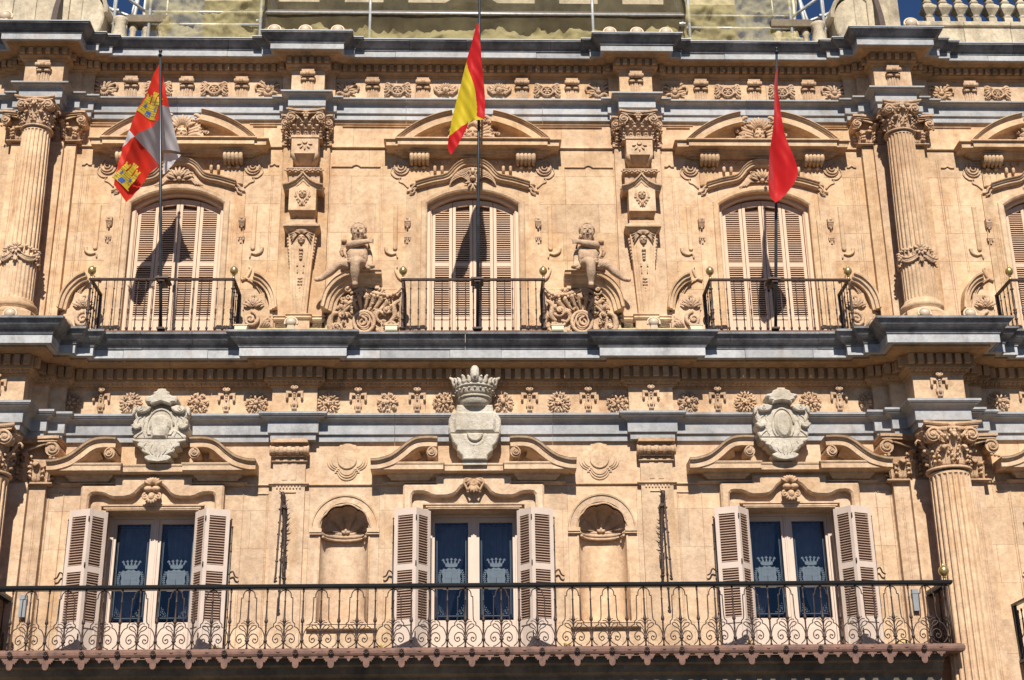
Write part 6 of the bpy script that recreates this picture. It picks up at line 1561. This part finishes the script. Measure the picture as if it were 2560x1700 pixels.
for s in (-1, 1):
    for x in (1.25, 2.3, 3.4): 
        k = MB().box(s*x-.2, s*x+.2, -1.65, -1.52, 13.1, 16.2); k.box(s*x-.24, s*x+.24, -1.65, -1.47, 14.55, 14.66); k.box(s*x-.24, s*x+.24, -1.65, -1.47, 13.1, 13.5); part('attic_pilaster', k, 'attic', at)
    part('attic_panel', MB().box(s*1.8-.25, s*1.8+.25, -1.65, -1.6, 13.6, 14.9), 'attic', at); part('carved_volute', MB().tube(d3(spiral(s*.95, 14.65, .25, .05, 90, 1.6*s, 22), -1.56), taperr(23, .06, .03), 7), 'carved', at)
SC = empty('scaffolding', (0, -.6, 13.2)); tag(SC, 'galvanised tube scaffolding round the attic behind the netting', 'scaffolding')
def tb(p, q, r_=.024, name='scaffold_tube'): part(name, MB().tube([p, q], r_, 8), 'scaffold_steel', SC)
for x in (-4.90, -3.22, 3.34, 4.92): tb((x,-.20,13.2), (x,-.20,16.2))
for x in (-1.58, 1.88): tb((x,-.46,13.2), (x,-.46,16.2))
for x in (-4.9, -3.22, 3.34, 4.92): tb((x,-1.25,13.2), (x,-1.25,16.2))
for a, b in ((-4.95,-3.2),(3.3,4.97)):
    for z in (13.90, 14.12): tb((a,-.22,z), (b,-.22,z), .018)
for z in (14.32,): 
    part('deck_plank', MB().box(-3.2, 3.32, -1.2, -.5, z, z+.05), 'iron', SC); tb((-3.2,-.46,z-.03), (3.32,-.46,z-.03), .02)
part('deck_plank', MB().box(-4.9, 4.9, -1.45, -.3, 15.45, 15.5), 'iron', SC)  # unseen upper deck, added above the view to shade the attic wall
for x in (-4.9, 4.92): tb((x,-.42,14.0), (x,-1.3,14.0), .02)
for s in (-1, 1):
    tb((s*5.42,-.15,13.2), (s*5.40,-.15,16)); tb((s*5.48,-.3,13.2), (s*5.47,-.3,16), .02); tb((s*5.0,-.45,14.25), (s*5.75,-.2,14.75)); tb((s*4.9,-.5,14.05), (s*5.6,-.35,14.28)); tb((s*5.6,-.9,13.5), (s*5.05,-.9,16.0)); tb((s*5.1,-.8,13.3), (s*5.2,-.8,16.0), .03); tb((s*5.9,-.7,14.9), (s*5.2,-.75,13.6)); tb((s*5.32,-.6,13.4), (s*5.12,-.6,15.6), .03)
    for (x, d, z) in ((5.42,-.17,13.6),(5.41,-.17,13.85),(5.41,-.17,14.1),(5.2,-.45,14.14),(4.92,-.44,14.12),(5.42,-.18,14.45),(3.28,-.45,14.12)):
        part('coupler', MB().ell(s*x, d, z, .042, .042, .034, 8, 5).box(s*x-.05, s*x+.05, d-.02, d+.03, z-.012, z+.012), 'scaffold_steel', SC)
from mathutils import noise as mnoise
def netsheet(x0, x1, z0, z1, d, amp, seed, mat, label, nx=120, nz=90, topwave=0):
    rr = random.Random(seed); ws = [(rr.uniform(2,11), rr.uniform(-14,14), rr.uniform(0,6), rr.uniform(.3,1)) for _ in range(9)]
    vs = []
    for j in range(nz+1):
        for i in range(nx+1):
            x = x0+(x1-x0)*i/nx; zt = z1+topwave*2.4*(mnoise.noise(Vector((x*1.9, seed, 0)))+.6*mnoise.noise(Vector((x*5.3, seed, 3)))+.35*mnoise.noise(Vector((x*13, seed, 5)))); z = z0+(zt-z0)*j/nz
            w_ = 1.5-1.25*mnoise.turbulence(Vector((x*1.3+seed*7+.5*z, z*1.5-.3*x, seed)), 5, True, noise_basis='PERLIN_ORIGINAL', amplitude_scale=.55, frequency_scale=2.1)
            bot = max(0, 1-(z-z0)/.5)
            vs.append((x+.02*math.sin(z*6+x*3), d+amp*w_*(1+1.2*bot)+.05*bot, z))
    k = MB(); k.add(vs, [(j*(nx+1)+i, j*(nx+1)+i+1, (j+1)*(nx+1)+i+1, (j+1)*(nx+1)+i) for j in range(nz) for i in range(nx)], True)
    o = part('safety_netting', k, mat); tag(o, label, 'netting', 'safety netting on the scaffold'); return o
netsheet(-5.0, -3.18, 13.22, 15.9, -.38, .20, 1, 'net_dense', 'crumpled yellow safety net sheet on the castle flag side of the scaffold')
netsheet(3.28, 5.02, 13.22, 15.9, -.38, .20, 2, 'net_dense', 'crumpled yellow safety net sheet on the plain red flag side of the scaffold')
netsheet(-3.2, 3.3, 13.22, 15.9, -.52, .03, 3, 'net_thin', 'thin see-through safety net across the middle of the scaffold', 150, 50)
netsheet(-3.2, 3.3, 13.22, 13.88, -.46, .16, 4, 'net_dense', 'loose gathered net hem lying along the foot of the scaffold', 220, 30, .07)
